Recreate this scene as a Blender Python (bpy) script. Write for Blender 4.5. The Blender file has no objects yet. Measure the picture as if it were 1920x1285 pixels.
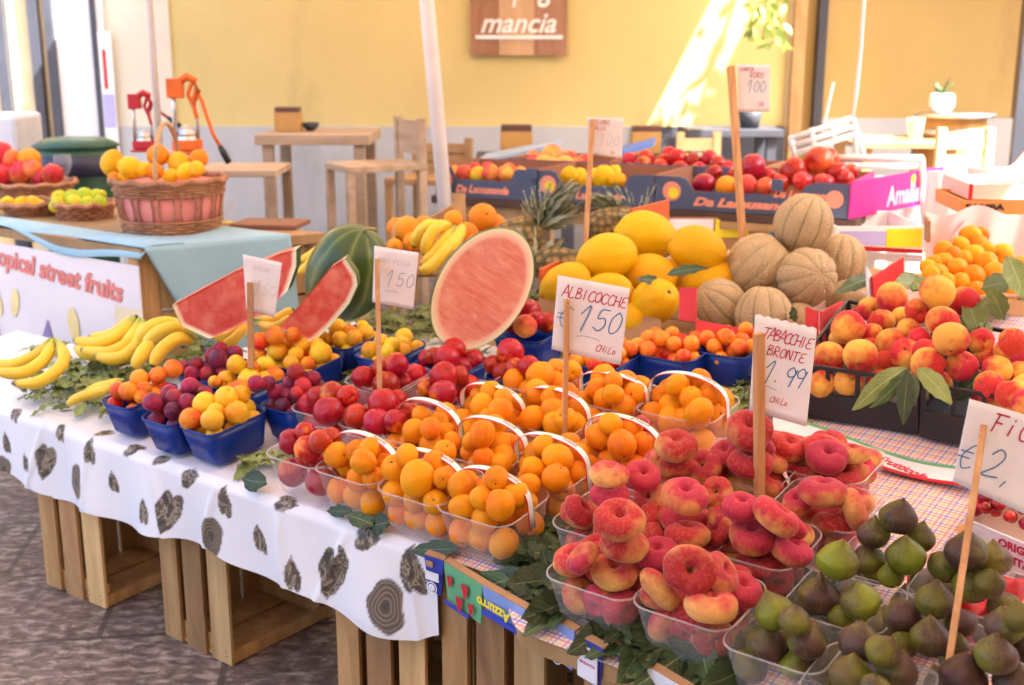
import bpy, math, random
from math import radians, sin, cos, pi
from mathutils import Vector, Matrix, noise
import numpy as np
random.seed(7)
RX = random.random
D = bpy.data
sc = bpy.context.scene
COL = sc.collection
# ------------------------------------------------------------------ camera
CAMZ, F, PITCH = 1.3, 2200.0, radians(13.74)
cam = D.objects.new('camera', D.cameras.new('camera')); COL.objects.link(cam)
cam.location = (0, 0, CAMZ); cam.rotation_euler = (pi/2-PITCH, 0, 0)
cam.data.sensor_width = 36; cam.data.lens = F/1920*36
cam.data.clip_start = .05; cam.data.clip_end = 300
cam.data.dof.use_dof = True; cam.data.dof.focus_distance = 1.92; cam.data.dof.aperture_fstop = 5.0
sc.camera = cam
# ------------------------------------------------------------------ sky and sun
SUND = Vector((-1.165, .75, -1.75)).normalized()
w = D.worlds.new('World'); sc.world = w; w.use_nodes = True
sk = w.node_tree.nodes.new('ShaderNodeTexSky'); sk.sky_type = 'NISHITA'; sk.sun_disc = False
sk.dust_density = 6; sk.ozone_density = .2; sk.air_density = .9
sk.sun_elevation = math.asin(-SUND.z); sk.sun_rotation = math.atan2(-SUND.x, -SUND.y)
bg = w.node_tree.nodes['Background']; bg.inputs[1].default_value = .15
w.node_tree.links.new(sk.outputs[0], bg.inputs[0])
sun = D.objects.new('sun', D.lights.new('sun', 'SUN')); COL.objects.link(sun)
sun.data.energy = 5; sun.data.angle = radians(.5); sun.data.color = (1, .95, .88)
sun.rotation_euler = SUND.to_track_quat('-Z', 'Y').to_euler()
sc.view_settings.view_transform = 'Standard'; sc.view_settings.look = 'None'
sc.view_settings.exposure = 2.72; sc.view_settings.gamma = 1
sc.cycles.transparent_max_bounces = 24; sc.cycles.max_bounces = 10; sc.cycles.diffuse_bounces = 5
# ------------------------------------------------------------------ pixel -> world helpers
O3 = Vector((0, 0, CAMZ))
def ray(x, y):
    return Vector(((x-960)/F, cos(PITCH)+(642.5-y)/F*sin(PITCH), -sin(PITCH)+(642.5-y)/F*cos(PITCH)))
def at(x, y, z):
    d = ray(x, y); return O3 + d*((z-CAMZ)/d.z)
def atY(x, y, Y):
    d = ray(x, y); return O3 + d*(Y/d.y)
def proj(P):
    x, y, z = P[0], P[1], P[2]-CAMZ
    dp = y*cos(PITCH)-z*sin(PITCH); v = y*sin(PITCH)+z*cos(PITCH)
    return 960+F*x/dp, 642.5-F*v/dp, dp
# stall frame: u along the front edge (to the right and nearer), n inward, w the slope normal
SL = .15
_u = Vector((.79, -.61, 0)).normalized(); _n = Vector((-_u.y, _u.x, 0))
TO = at(650, 965, .46)
U = _u.copy(); N = (_n + Vector((0, 0, SL))).normalized(); W = U.cross(N).normalized()
def TM(s, t, k=0, yaw=0):
    R = Matrix((U, N, W)).transposed().to_4x4()
    return Matrix.Translation(TO + U*s + N*t + W*k) @ R @ Matrix.Rotation(yaw, 4, 'Z')
def tw(s, t, k=0): return TO + U*s + N*t + W*k
def tp(x, y, k=0):
    d = ray(x, y); q = TO + W*k
    l = (q-O3).dot(W)/d.dot(W); P = O3+d*l-TO
    return P.dot(U), P.dot(N)
# ------------------------------------------------------------------ objects helpers
def link(o): COL.objects.link(o); return o
def tag(o, label=None, cat=None, group=None, kind=None):
    if label: o['label'] = label
    if cat: o['category'] = cat
    if group: o['group'] = group
    if kind: o['kind'] = kind
    return o
def empty(name, label, cat, M=None, group=None):
    o = link(D.objects.new(name, None)); o.empty_display_size = .05
    if M is not None: o.matrix_world = M if isinstance(M, Matrix) else Matrix.Translation(M)
    return tag(o, label, cat, group)
def copy_tree(o, M=None, label=None, group=None):
    c = link(o.copy())
    if M is not None: c.matrix_world = M
    if label: c['label'] = label
    if group: c['group'] = group
    for ch in [x for x in o.children]:
        d = link(ch.copy()); d.parent = c
        for g in [x for x in ch.children]:
            e = link(g.copy()); e.parent = d
    return c
class MB:
    def __init__(s): s.v = []; s.f = []; s.mi = []; s.sm = []; s.uv = None
    def add(s, vs, fs, m=0, smooth=False, M=None):
        b = len(s.v)
        s.v += [tuple(M @ Vector(v)) for v in vs] if M is not None else [tuple(v) for v in vs]
        s.f += [tuple(i+b for i in f) for f in fs]; s.mi += [m]*len(fs); s.sm += [smooth]*len(fs)
        return s
    def box(s, x0, x1, y0, y1, z0, z1, m=0, M=None):
        return s.add([(x0,y0,z0),(x1,y0,z0),(x1,y1,z0),(x0,y1,z0),(x0,y0,z1),(x1,y0,z1),(x1,y1,z1),(x0,y1,z1)],
                     [(0,3,2,1),(4,5,6,7),(0,1,5,4),(1,2,6,5),(2,3,7,6),(3,0,4,7)], m, False, M)
    def tube(s, path, r, n=10, m=0, M=None, cap=True, flat=1.0):
        P = [Vector(p) for p in path]; vs = []; fs = []
        up = Vector((0,0,1))
        if abs((P[-1]-P[0]).normalized().z) > .9: up = Vector((1,0,0))
        for i, p in enumerate(P):
            t = (P[min(i+1,len(P)-1)]-P[max(i-1,0)]).normalized()
            a = t.cross(up); a = a.normalized() if a.length > 1e-6 else Vector((1,0,0)); b = a.cross(t)
            rr = r[i] if isinstance(r, (list, tuple)) else r
            for j in range(n):
                th = 2*pi*j/n; vs.append(p + a*cos(th)*rr + b*sin(th)*rr*flat)
        for i in range(len(P)-1):
            for j in range(n): fs.append((i*n+j, i*n+(j+1)%n, (i+1)*n+(j+1)%n, (i+1)*n+j))
        if cap: fs.append(tuple(range(n))[::-1]); fs.append(tuple(range((len(P)-1)*n, len(P)*n)))
        return s.add(vs, fs, m, True, M)
    def lathe(s, prof, n=24, m=0, M=None, fn=None):
        vs = []; fs = []
        for (r, z) in prof:
            for j in range(n):
                th = 2*pi*j/n; q = r*(fn(th, z) if fn else 1); vs.append((q*cos(th), q*sin(th), z))
        for i in range(len(prof)-1):
            for j in range(n): fs.append((i*n+j, i*n+(j+1)%n, (i+1)*n+(j+1)%n, (i+1)*n+j))
        flat_ = all(abs(q[1]-prof[0][1]) < 1e-7 for q in prof)
        if prof[0][0] > 1e-4 and not flat_: fs.append(tuple(range(n))[::-1])
        if prof[-1][0] > 1e-4 and not flat_: fs.append(tuple(range((len(prof)-1)*n, len(prof)*n)))
        return s.add(vs, fs, m, True, M)
    def grid(s, fn, nu, nv, m=0, smooth=True, M=None):
        vs = [fn(i/nu, j/nv) for j in range(nv+1) for i in range(nu+1)]
        fs = [(j*(nu+1)+i, j*(nu+1)+i+1, (j+1)*(nu+1)+i+1, (j+1)*(nu+1)+i) for j in range(nv) for i in range(nu)]
        return s.add(vs, fs, m, smooth, M)
    def mesh(s, name, mats):
        me = D.meshes.new(name); me.from_pydata(s.v, [], s.f)
        for m in (mats if isinstance(mats, (list, tuple)) else [mats]): me.materials.append(m)
        me.polygons.foreach_set('material_index', s.mi); me.polygons.foreach_set('use_smooth', s.sm)
        me.update(); return me
    def build(s, name, mats, parent=None, M=None, bevel=0, solid=0, sub=0):
        o = link(D.objects.new(name, s.mesh(name, mats)))
        if parent is not None: o.parent = parent
        if M is not None: o.matrix_world = M
        if solid: q = o.modifiers.new('s', 'SOLIDIFY'); q.thickness = solid; q.offset = 0
        if bevel: q = o.modifiers.new('b', 'BEVEL'); q.width = bevel; q.segments = 2; q.limit_method = 'ANGLE'
        if sub: q = o.modifiers.new('u', 'SUBSURF'); q.levels = sub; q.render_levels = sub
        return o
def frame(p0, p1):
    """matrix at p0 with x toward p1 (horizontal), z up"""
    x = (Vector(p1)-Vector(p0)); x.z = 0; x.normalize(); z = Vector((0,0,1)); y = z.cross(x)
    return Matrix.Translation(Vector(p0)) @ Matrix((x, y, z)).transposed().to_4x4()
# ------------------------------------------------------------------ materials
MATS = {}
class NT:
    def __init__(s, name):
        s.m = D.materials.new(name); s.m.use_nodes = True; s.t = s.m.node_tree
        s.b = s.t.nodes['Principled BSDF']; s.out = s.t.nodes['Material Output']
    def n(s, typ, **kw):
        q = s.t.nodes.new('ShaderNode'+typ)
        for k, v in kw.items():
            if k.startswith('i_'):
                key = k[2:]; key = int(key) if key.isdigit() else key.replace('_', ' ')
                if hasattr(v, 'is_linked'): s.t.links.new(v, q.inputs[key])
                else: q.inputs[key].default_value = v
            else: setattr(q, k, v)
        return q
    def l(s, a, b): s.t.links.new(a, b)
    def set(s, **kw):
        for k, v in kw.items():
            k = k.replace('_', ' ')
            if hasattr(v, 'is_linked'): s.t.links.new(v, s.b.inputs[k])
            else: s.b.inputs[k].default_value = v
    def mix(s, a, b, f, blend='MIX'):
        q = s.n('Mix', data_type='RGBA', blend_type=blend)
        for sock, v in ((q.inputs[0], f), (q.inputs[6], a), (q.inputs[7], b)):
            if hasattr(v, 'is_linked'): s.l(v, sock)
            else: sock.default_value = v if not isinstance(v, tuple) else (*v, 1)[:4]
        return q.outputs[2]
    def ramp(s, f, stops, interp='LINEAR'):
        q = s.n('ValToRGB'); q.color_ramp.interpolation = interp; e = q.color_ramp.elements
        while len(e) < len(stops): e.new(.5)
        for i, (p, c) in enumerate(stops):
            e[i].position = p; e[i].color = (*c, 1) if not isinstance(c, (int, float)) else (c, c, c, 1)
        s.l(f, q.inputs[0]); return q.outputs[0]
    def math(s, op, a, b=0.0, c=None, clamp=False):
        q = s.n('Math', operation=op, use_clamp=clamp)
        for i, v in enumerate((a, b) if c is None else (a, b, c)):
            if hasattr(v, 'is_linked'): s.l(v, q.inputs[i])
            else: q.inputs[i].default_value = v
        return q.outputs[0]
    def bump(s, h, strength=.3, dist=.01):
        q = s.n('Bump'); q.inputs['Strength'].default_value = strength; q.inputs['Distance'].default_value = dist
        s.l(h, q.inputs['Height']); s.l(q.outputs[0], s.b.inputs['Normal'])
    def objc(s, scale=(1,1,1), rand=True, kind='Object'):
        tc = s.n('TexCoord'); mp = s.n('Mapping'); s.l(tc.outputs[kind], mp.inputs[0]); mp.inputs['Scale'].default_value = scale
        if rand:
            oi = s.n('ObjectInfo'); c = s.n('CombineXYZ')
            for i, k in enumerate((17.3, 31.7, 9.1)): s.l(s.math('MULTIPLY', oi.outputs['Random'], k), c.inputs[i])
            s.l(c.outputs[0], mp.inputs['Location'])
        return mp.outputs[0]
    def noise(s, vec, scale, detail=3, rough=.55, dist=0):
        q = s.n('TexNoise'); q.inputs['Scale'].default_value = scale; q.inputs['Detail'].default_value = detail
        q.inputs['Roughness'].default_value = rough; q.inputs['Distortion'].default_value = dist
        s.l(vec, q.inputs['Vector']); return q.outputs[0]
def plain(name, c, rough=.6, var=.12, scale=8, metal=0, bump=0, spec=.5, c2=None):
    if name in MATS: return MATS[name]
    g = NT(name); v = g.objc(); nz = g.noise(v, scale, 4)
    a = tuple(x*(1-var) for x in c); b = c2 or tuple(min(1, x*(1+var)) for x in c)
    g.set(Base_Color=g.ramp(nz, [(.3, a), (.7, b)]), Roughness=rough, Metallic=metal)
    g.b.inputs['Specular IOR Level'].default_value = spec
    if bump: g.bump(g.noise(v, scale*6, 3), bump, .002)
    MATS[name] = g.m; return g.m
def wood(name, c1, c2, sc_=(1, 1, .12), scale=30, rough=.65):
    if name in MATS: return MATS[name]
    g = NT(name); v = g.objc(sc_); nz = g.noise(v, scale, 5, .6, .6)
    big = g.noise(g.objc(tuple(x*.5 for x in sc_)), scale*.25, 2)
    c = g.ramp(nz, [(.3, c1), (.68, c2)])
    c = g.mix(c, tuple(x*.6 for x in c1), g.ramp(big, [(.45, 0), (.75, .6)]))
    oi = g.n('ObjectInfo')
    hs = g.n('HueSaturation'); g.l(c, hs.inputs['Color']); g.l(g.math('MULTIPLY_ADD', oi.outputs['Random'], .35, .82), hs.inputs['Value'])
    g.set(Base_Color=hs.outputs[0], Roughness=rough); g.bump(nz, .35, .002)
    MATS[name] = g.m; return g.m
def fruit_mat(name, base, blush, lo=.35, hi=.65, nscale=1.6, rough=.42, sheen=0, speck=None, stem=(.12,.07,.03), streak=0, bumps=0, vary=.12, hv=.02, coat=0, sss=.0, topc=None, axis=(1,.35,.25), nz_w=.55, sheen_tint=(1,.85,.8)):
    g = NT(name); tc = g.n('TexCoord'); obj = tc.outputs['Object']
    v = g.objc((1, 1, 1))
    vs = g.objc((1, 1, .15)) if streak else v
    nz = g.noise(v, nscale, 3)
    d = g.n('VectorMath', operation='DOT_PRODUCT'); g.l(obj, d.inputs[0]); d.inputs[1].default_value = Vector(axis).normalized()
    side = g.math('MULTIPLY_ADD', d.outputs['Value'], .5, .5)
    f = g.math('ADD', g.math('MULTIPLY', side, 1-nz_w), g.math('MULTIPLY', nz, nz_w))
    if streak: f = g.math('ADD', f, g.math('MULTIPLY', g.math('SUBTRACT', g.noise(vs, 9, 3), .5), streak))
    oi = g.n('ObjectInfo')
    f = g.math('ADD', f, g.math('MULTIPLY', g.math('SUBTRACT', oi.outputs['Random'], .5), .22))
    st = [(lo, base)] + ([(lo*.5+hi*.5, tuple((a+b)/2 for a, b in zip(base, blush)))]) + [(hi, blush)]
    c = g.ramp(f, st)
    if speck:
        sp = g.noise(v, 28, 2, .7); c = g.mix(c, speck[0], g.ramp(sp, [(speck[1], 0), (speck[1]+.12, speck[2])]))
    mott = g.noise(v, 7, 4, .65); c = g.mix(c, tuple(x*.72 for x in base), g.ramp(mott, [(.5, 0), (.8, .35)]))
    fk = g.noise(v, 55, 2, .6); c = g.mix(c, tuple(x*.55 for x in blush), g.ramp(fk, [(.66, 0.0), (.74, .45)]))
    br = g.noise(v, 2.3, 4, .7, 1.0); c = g.mix(c, tuple(x*.5 for x in base), g.ramp(br, [(.66, 0.0), (.74, .4)]))
    # stem scar at the +z pole
    sx = g.n('SeparateXYZ'); g.l(obj, sx.inputs[0])
    if topc: c = g.mix(c, topc, g.math('MULTIPLY', g.ramp(g.math('ADD', sx.outputs[2], g.math('MULTIPLY', g.noise(v, 3, 3), .5)), [(.4, 0.0), (.85, 1.0)]), .35))
    rr = g.math('SQRT', g.math('ADD', g.math('POWER', sx.outputs[0], 2), g.math('POWER', sx.outputs[1], 2)))
    ms = g.math('MULTIPLY', g.math('LESS_THAN', rr, .085), g.math('GREATER_THAN', sx.outputs[2], 0))
    c = g.mix(c, stem, ms)
    hs = g.n('HueSaturation'); g.l(c, hs.inputs['Color'])
    r2 = g.math('FRACT', g.math('MULTIPLY', oi.outputs['Random'], 7.77))
    g.l(g.math('MULTIPLY_ADD', r2, 2*vary, 1-vary), hs.inputs['Value'])
    g.l(g.math('MULTIPLY_ADD', g.math('FRACT', g.math('MULTIPLY', oi.outputs['Random'], 3.33)), hv, .5-hv/2), hs.inputs['Hue'])
    rn = g.noise(v, 4, 3)
    g.set(Base_Color=hs.outputs[0], Roughness=g.math('MULTIPLY_ADD', rn, .3, rough-.15))
    g.b.inputs['Specular IOR Level'].default_value = .22
    g.b.inputs['Sheen Weight'].default_value = sheen; g.b.inputs['Sheen Roughness'].default_value = .35
    g.b.inputs['Sheen Tint'].default_value = (*sheen_tint, 1)
    g.b.inputs['Coat Weight'].default_value = coat; g.b.inputs['Coat Roughness'].default_value = .2
    if sss:
        g.b.inputs['Subsurface Weight'].default_value = sss; g.b.inputs['Subsurface Scale'].default_value = .01
        g.b.inputs['Subsurface Radius'].default_value = (1, .45, .2)
    if bumps: g.bump(g.noise(v, 22, 3), bumps, .02)
    return g.m
M_apr = fruit_mat('apricot skin', (.80,.29,.003), (.72,.14,.002), .52, .95, rough=.5, sheen=.05, speck=((.5,.11,.01), .66, .4), vary=.13, hv=.018, bumps=.05, sss=.05, coat=.03)
M_nec = fruit_mat('nectarine skin', (.80,.22,.012), (.40,.006,.012), .16, .31, rough=.3, speck=((.2,.0,.01), .6, .5), vary=.25, coat=.3, hv=.02)
M_pch = fruit_mat('peach skin', (.80,.42,.07), (.54,.022,.03), .33, .58, rough=.7, sheen=.18, speck=((.5,.05,.03), .6, .5), vary=.12, sss=.05, bumps=.06)
M_flat = fruit_mat('flat peach skin', (.80,.47,.12), (.43,.02,.042), .25, .54, nscale=1.3, rough=.75, sheen=.26, speck=((.62,.12,.06), .56, .25), vary=.15, nz_w=.55, sss=.04, bumps=.1, stem=(.08,.06,.02), axis=(.5,.25,1), topc=(.46,.05,.07), streak=.08)
M_fig = fruit_mat('fig skin', (.15,.145,.02), (.075,.036,.03), .34, .62, rough=.42, streak=.5, speck=((.19,.17,.04), .62, .4), vary=.25, hv=.04, bumps=.15, stem=(.25,.1,.03), axis=(1,.3,.2), coat=.08)
M_figg = fruit_mat('green fig skin', (.18,.21,.014), (.11,.08,.024), .4, .7, rough=.4, streak=.4, speck=((.22,.22,.05), .66, .35), vary=.18, bumps=.15, stem=(.3,.16,.03), coat=.08)
M_plum = fruit_mat('plum skin', (.4,.02,.05), (.09,.015,.06), .4, .75, rough=.38, sheen=.15, vary=.3, hv=.03, coat=.1, speck=((.5,.15,.15), .68, .3))
M_miry = fruit_mat('yellow plum skin', (.85,.55,.03), (.85,.26,.02), .45, .9, rough=.35, vary=.1, hv=.03, coat=.15, sss=.08)
M_miro = fruit_mat('orange plum skin', (.85,.28,.02), (.7,.05,.015), .38, .75, rough=.35, vary=.12, hv=.03, coat=.15, sss=.05)
M_orange = fruit_mat('orange peel', (.88,.3,.01), (.86,.25,.01), .4, .8, rough=.42, bumps=.35, vary=.08, coat=.1)
M_lemon = fruit_mat('lemon peel', (.9,.55,.01), (.88,.42,.01), .4, .8, rough=.4, bumps=.25, vary=.08, coat=.1)
M_lime = fruit_mat('lime peel', (.45,.55,.02), (.75,.6,.03), .35, .7, rough=.4, bumps=.2, vary=.12)
M_pome = fruit_mat('pomegranate skin', (.8,.2,.05), (.6,.02,.03), .3, .55, rough=.4, vary=.15, coat=.2)
M_apple = fruit_mat('red apple skin', (.65,.08,.03), (.35,.005,.015), .3, .55, rough=.28, vary=.2, coat=.3, streak=.3)
M_mango = fruit_mat('pink peach skin', (.9,.4,.08), (.65,.06,.05), .35, .65, rough=.6, sheen=.2, vary=.12)
M_canary = fruit_mat('canary melon rind', (.83,.49,.001), (.82,.40,.001), .4, .8, rough=.45, bumps=.4, vary=.06, streak=.2, coat=.08)
M_cherry = fruit_mat('cherry skin', (.6,.02,.02), (.2,.003,.008), .3, .7, rough=.2, vary=.2, coat=.5)
def mk_netmelon():
    g = NT('cantaloupe rind'); v = g.objc((1,1,1)); tc = g.n('TexCoord'); sx = g.n('SeparateXYZ'); g.l(tc.outputs['Object'], sx.inputs[0])
    an = g.math('ARCTAN2', sx.outputs[1], sx.outputs[0])
    rib = g.math('COSINE', g.math('MULTIPLY', an, 10))
    vo = g.n('TexVoronoi', feature='DISTANCE_TO_EDGE'); vo.inputs['Scale'].default_value = 11; g.l(v, vo.inputs[0])
    net = g.ramp(vo.outputs[0], [(.03, 1.0), (.12, 0.0)])
    oi = g.n('ObjectInfo')
    nz = g.noise(v, 3, 4)
    c = g.ramp(nz, [(.3, (.60,.39,.19)), (.7, (.70,.48,.25))])
    c = g.mix(c, (.4,.31,.14), g.math('MULTIPLY', g.math('SUBTRACT', 1.0, net), .45)); c = g.mix(c, (.74,.58,.38), g.math('MULTIPLY', net, .7))
    rm = g.ramp(rib, [(.0, 0.0), (.88, 0.0), (.98, 1.0)])
    c = g.mix(c, (.24,.22,.09), g.math('MULTIPLY', g.math('MULTIPLY', rm, g.math('MULTIPLY_ADD', oi.outputs['Random'], .8, .1)), 1.0))
    sp = g.noise(v, 40, 2); c = g.mix(c, (.36,.2,.08), g.ramp(sp, [(.6, 0.0), (.75, .35)]))
    g.set(Base_Color=c, Roughness=.7); g.bump(net, .7, .04); return g.m
M_cant = mk_netmelon()
def mk_watermelon():
    g = NT('watermelon rind'); v = g.objc((1,1,.35)); tc = g.n('TexCoord'); sx = g.n('SeparateXYZ'); g.l(tc.outputs['Object'], sx.inputs[0])
    an = g.math('ARCTAN2', sx.outputs[1], sx.outputs[0])
    nz = g.noise(g.objc((1,1,1)), 4, 4)
    s = g.math('SINE', g.math('ADD', g.math('MULTIPLY', an, 9), g.math('MULTIPLY', nz, 7)))
    c = g.ramp(s, [(.0, (.03,.075,.012)), (.5, (.04,.09,.018)), (.85, (.07,.13,.028)), (1, (.14,.2,.045))])
    c = g.mix(c, (.02,.05,.01), g.ramp(g.noise(v, 9, 4), [(.5, 0.0), (.7, .6)]))
    g.set(Base_Color=c, Roughness=.33); return g.m
M_wm = mk_watermelon()
def mk_flesh(name, deep, mid, pale):
    g = NT(name); v = g.objc((1,1,1)); vs = g.objc((5,25,5))
    tc = g.n('TexCoord')
    a = g.n('Attribute', attribute_name='edge')
    nz = g.noise(vs, 3, 4); n2 = g.noise(v, 25, 3)
    red = g.ramp(nz, [(.3, deep), (.7, mid)])
    red = g.mix(red, pale, g.ramp(n2, [(.5, 0.0), (.75, .6)]))
    red = g.mix(red, pale, g.ramp(g.noise(g.objc((14,60,14)), 2, 3), [(.5, 0.0), (.7, .6)]))
    c = g.ramp(a.outputs['Fac'], [(.0, 0.0), (.82, 0.0), (.89, 1.0)])
    col = g.mix(red, (.86,.62,.48), c)
    col = g.mix(col, (.8,.8,.55), g.ramp(a.outputs['Fac'], [(.9, 0.0), (.95, 1.0)]))
    col = g.mix(col, (.1,.2,.03), g.ramp(a.outputs['Fac'], [(.985, 0.0), (.99, 1.0)]))
    g.set(Base_Color=col, Roughness=.32); g.bump(n2, .2, .003)
    g.b.inputs['Subsurface Weight'].default_value = .1; g.b.inputs['Subsurface Scale'].default_value = .01
    return g.m
M_flesh = mk_flesh('pale watermelon flesh', (.66,.18,.14), (.75,.31,.24), (.82,.46,.36)); M_flesh2 = mk_flesh('red watermelon flesh', (.58,.05,.04), (.68,.12,.09), (.78,.3,.22))
def mk_plastic(name, c, alpha, rough=.15):
    g = NT(name); g.set(Base_Color=(*c, 1), Roughness=rough)
    tr = g.n('BsdfTransparent'); mx = g.n('MixShader'); lw = g.n('LayerWeight'); lw.inputs[0].default_value = .25
    tc = g.n('TexCoord')
    nz = g.noise(tc.outputs['Object'], 40, 2)
    f = g.math('ADD', g.math('MULTIPLY', lw.outputs['Facing'], .3), g.math('MULTIPLY_ADD', nz, .12, alpha-.06), clamp=True)
    g.l(f, mx.inputs[0]); g.l(tr.outputs[0], mx.inputs[1]); g.l(g.b.outputs[0], mx.inputs[2]); g.l(mx.outputs[0], g.out.inputs[0])
    return g.m
M_clear = mk_plastic('clear punnet plastic', (.85,.82,.84), .075)
M_rim = mk_plastic('punnet rim plastic', (.85,.82,.84), .3, .15)
def mk_blue():
    g = NT('blue punnet plastic'); v = g.objc(); nz = g.noise(v, 14, 3)
    g.set(Base_Color=g.ramp(nz, [(.3, (.006,.03,.26)), (.7, (.01,.065,.42))]), Roughness=.22)
    g.b.inputs['Transmission Weight'].default_value = 0
    ad = g.n('MixShader'); ts = g.n('BsdfTranslucent'); ts.inputs[0].default_value = (.02,.1,.55,1); ad.inputs[0].default_value = .3
    g.l(g.b.outputs[0], ad.inputs[1]); g.l(ts.outputs[0], ad.inputs[2]); g.l(ad.outputs[0], g.out.inputs[0]); return g.m
M_blue = mk_blue()
def mk_leaf(name, c, c2, vein=(.3,.4,.12)):
    g = NT(name); a = g.n('Attribute', attribute_name='lf'); sx = g.n('SeparateXYZ'); g.l(a.outputs['Vector'], sx.inputs[0])
    v = g.objc(); nz = g.noise(v, 9, 4)
    col = g.ramp(nz, [(.3, c), (.7, c2)])
    x = g.math('ABSOLUTE', sx.outputs[0])
    mid = g.ramp(x, [(.02, 1.0), (.06, 0.0)])
    side = g.math('SINE', g.math('MULTIPLY', g.math('SUBTRACT', sx.outputs[1], g.math('MULTIPLY', x, .25)), 60))
    sv = g.ramp(side, [(.0, 0.0), (.93, 0.0), (1, .35)])
    col = g.mix(col, vein, g.math('MAXIMUM', mid, sv))
    oi = g.n('ObjectInfo'); hs = g.n('HueSaturation'); g.l(col, hs.inputs['Color']); g.l(g.math('MULTIPLY_ADD', sx.outputs[2], .9, .6), hs.inputs['Value'])
    g.set(Base_Color=hs.outputs[0], Roughness=.45); g.bump(side, .15, .002)
    ts = g.n('BsdfTranslucent'); g.l(hs.outputs[0], ts.inputs[0]); mx = g.n('MixShader'); mx.inputs[0].default_value = .2
    g.l(g.b.outputs[0], mx.inputs[1]); g.l(ts.outputs[0], mx.inputs[2]); g.l(mx.outputs[0], g.out.inputs[0]); return g.m
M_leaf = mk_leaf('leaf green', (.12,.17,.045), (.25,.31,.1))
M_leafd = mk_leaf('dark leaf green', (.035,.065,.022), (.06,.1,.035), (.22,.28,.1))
M_wood = wood('weathered crate wood', (.36,.18,.065), (.6,.36,.15))
M_wood2 = wood('paler crate wood', (.46,.26,.1), (.68,.45,.21), (1,1,.1), 22)
M_wood3 = wood('stained crate wood', (.25,.12,.05), (.55,.31,.13), (1,1,.2), 16)
M_stick = wood('pale stick wood', (.42,.19,.07), (.6,.33,.14), (1,1,.06), 60)
M_tan = wood('tan furniture wood', (.35,.2,.08), (.52,.33,.15), (1,1,.2), 12)
M_card = plain('white card paper', (.82,.8,.84), .8, .05, 12)
M_ink_r = plain('red marker ink', (.5,.02,.07), .7); M_ink_b = plain('blue marker ink', (.02,.17,.42), .7)
M_white = plain('white plastic', (.8,.8,.8), .4, .04)
M_whmetal = plain('white painted metal', (.75,.72,.72), .45, .05)
M_dark = plain('charcoal frame', (.05,.055,.075), .5)
M_black = plain('black plastic', (.018,.018,.022), .42)
M_brown = plain('brown cardboard', (.4,.22,.1), .8, .1, 6)
M_red = plain('red cardboard', (.6,.02,.025), .5, .08, 5)
M_navy = plain('navy cardboard', (.075,.095,.17), .55, .1, 5)
M_magenta = plain('magenta cardboard', (.55,.01,.22), .5, .08, 5)
M_paper = plain('pink tissue paper', (.8,.5,.5), .8, .05, 4)
M_salmon = plain('salmon print', (.8,.3,.2), .7)
M_orangep = plain('orange enamel', (.75,.14,.01), .35)
M_redp = plain('red enamel', (.5,.01,.02), .35)
M_steel = plain('brushed steel', (.6,.6,.6), .3, .05, 8, 1)
# ------------------------------------------------------------------ fruit meshes (unit radius, stem pole at +z)
def sph(name, mat, fn, nu=28, nv=18):
    b = MB(); vs = []; fs = []
    for j in range(nv+1):
        ph = pi*j/nv
        for i in range(nu):
            th = 2*pi*i/nu; vs.append(fn(th, ph))
    for j in range(nv):
        for i in range(nu): fs.append((j*nu+i, (j+1)*nu+i, (j+1)*nu+(i+1)%nu, j*nu+(i+1)%nu))
    b.add(vs, fs, 0, True); me = b.mesh(name, mat); return me
def pome(crease=.06, dimple=.16, dw=.35, oval=(1,1,1), seed=0, tip=0, lump=.03, ribs=0, ribd=0):
    rnd = random.Random(seed); off = Vector((rnd.random()*50, rnd.random()*50, rnd.random()*50))
    def fn(th, ph):
        d = Vector((sin(ph)*cos(th), sin(ph)*sin(th), cos(ph)))
        r = 1 + lump*noise.noise(d*1.3+off)*2
        a = (th+pi) % (2*pi) - pi
        r -= crease*math.exp(-(a/.16)**2)*min(1, sin(ph)*1.6+.25)*(1-.5*ph/pi)
        r -= dimple*math.exp(-(ph/dw)**2)
        r += tip*math.exp(-((pi-ph)/.18)**2)
        if ribs: r -= ribd*(.5+.5*cos(th*ribs))**6*sin(ph)**.7
        return (d.x*r*oval[0], d.y*r*oval[1], d.z*r*oval[2])
    return fn
def flatp(seed):
    rnd = random.Random(seed); off = Vector((rnd.random()*50, rnd.random()*50, 0)); ax = 1+rnd.uniform(-.06, .06); cx = rnd.uniform(-.07, .07); bend = rnd.uniform(-.06, .06)
    def fn(th, ph):
        d = Vector((sin(ph)*cos(th), sin(ph)*sin(th), cos(ph)))
        r = 1+.028*noise.noise(d*1.5+off)*2
        a = (th+pi) % (2*pi)-pi
        r -= .13*math.exp(-(a/.17)**2)*min(1, sin(ph)+.2)*(1-.6*ph/pi)
        x, y = d.x*r*ax, d.y*r/ax; rr = math.hypot(x, y)
        z = abs(cos(ph))**.82*(1 if ph < pi/2 else -1)*.6*r
        if ph < pi/2: z -= .42*math.exp(-(rr/.19)**2)+.17*math.exp(-(rr/.45)**2)
        else: z += .22*math.exp(-(rr/.32)**2)
        return (x+cx*z, y, z+bend*x*x)
    return fn
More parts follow.
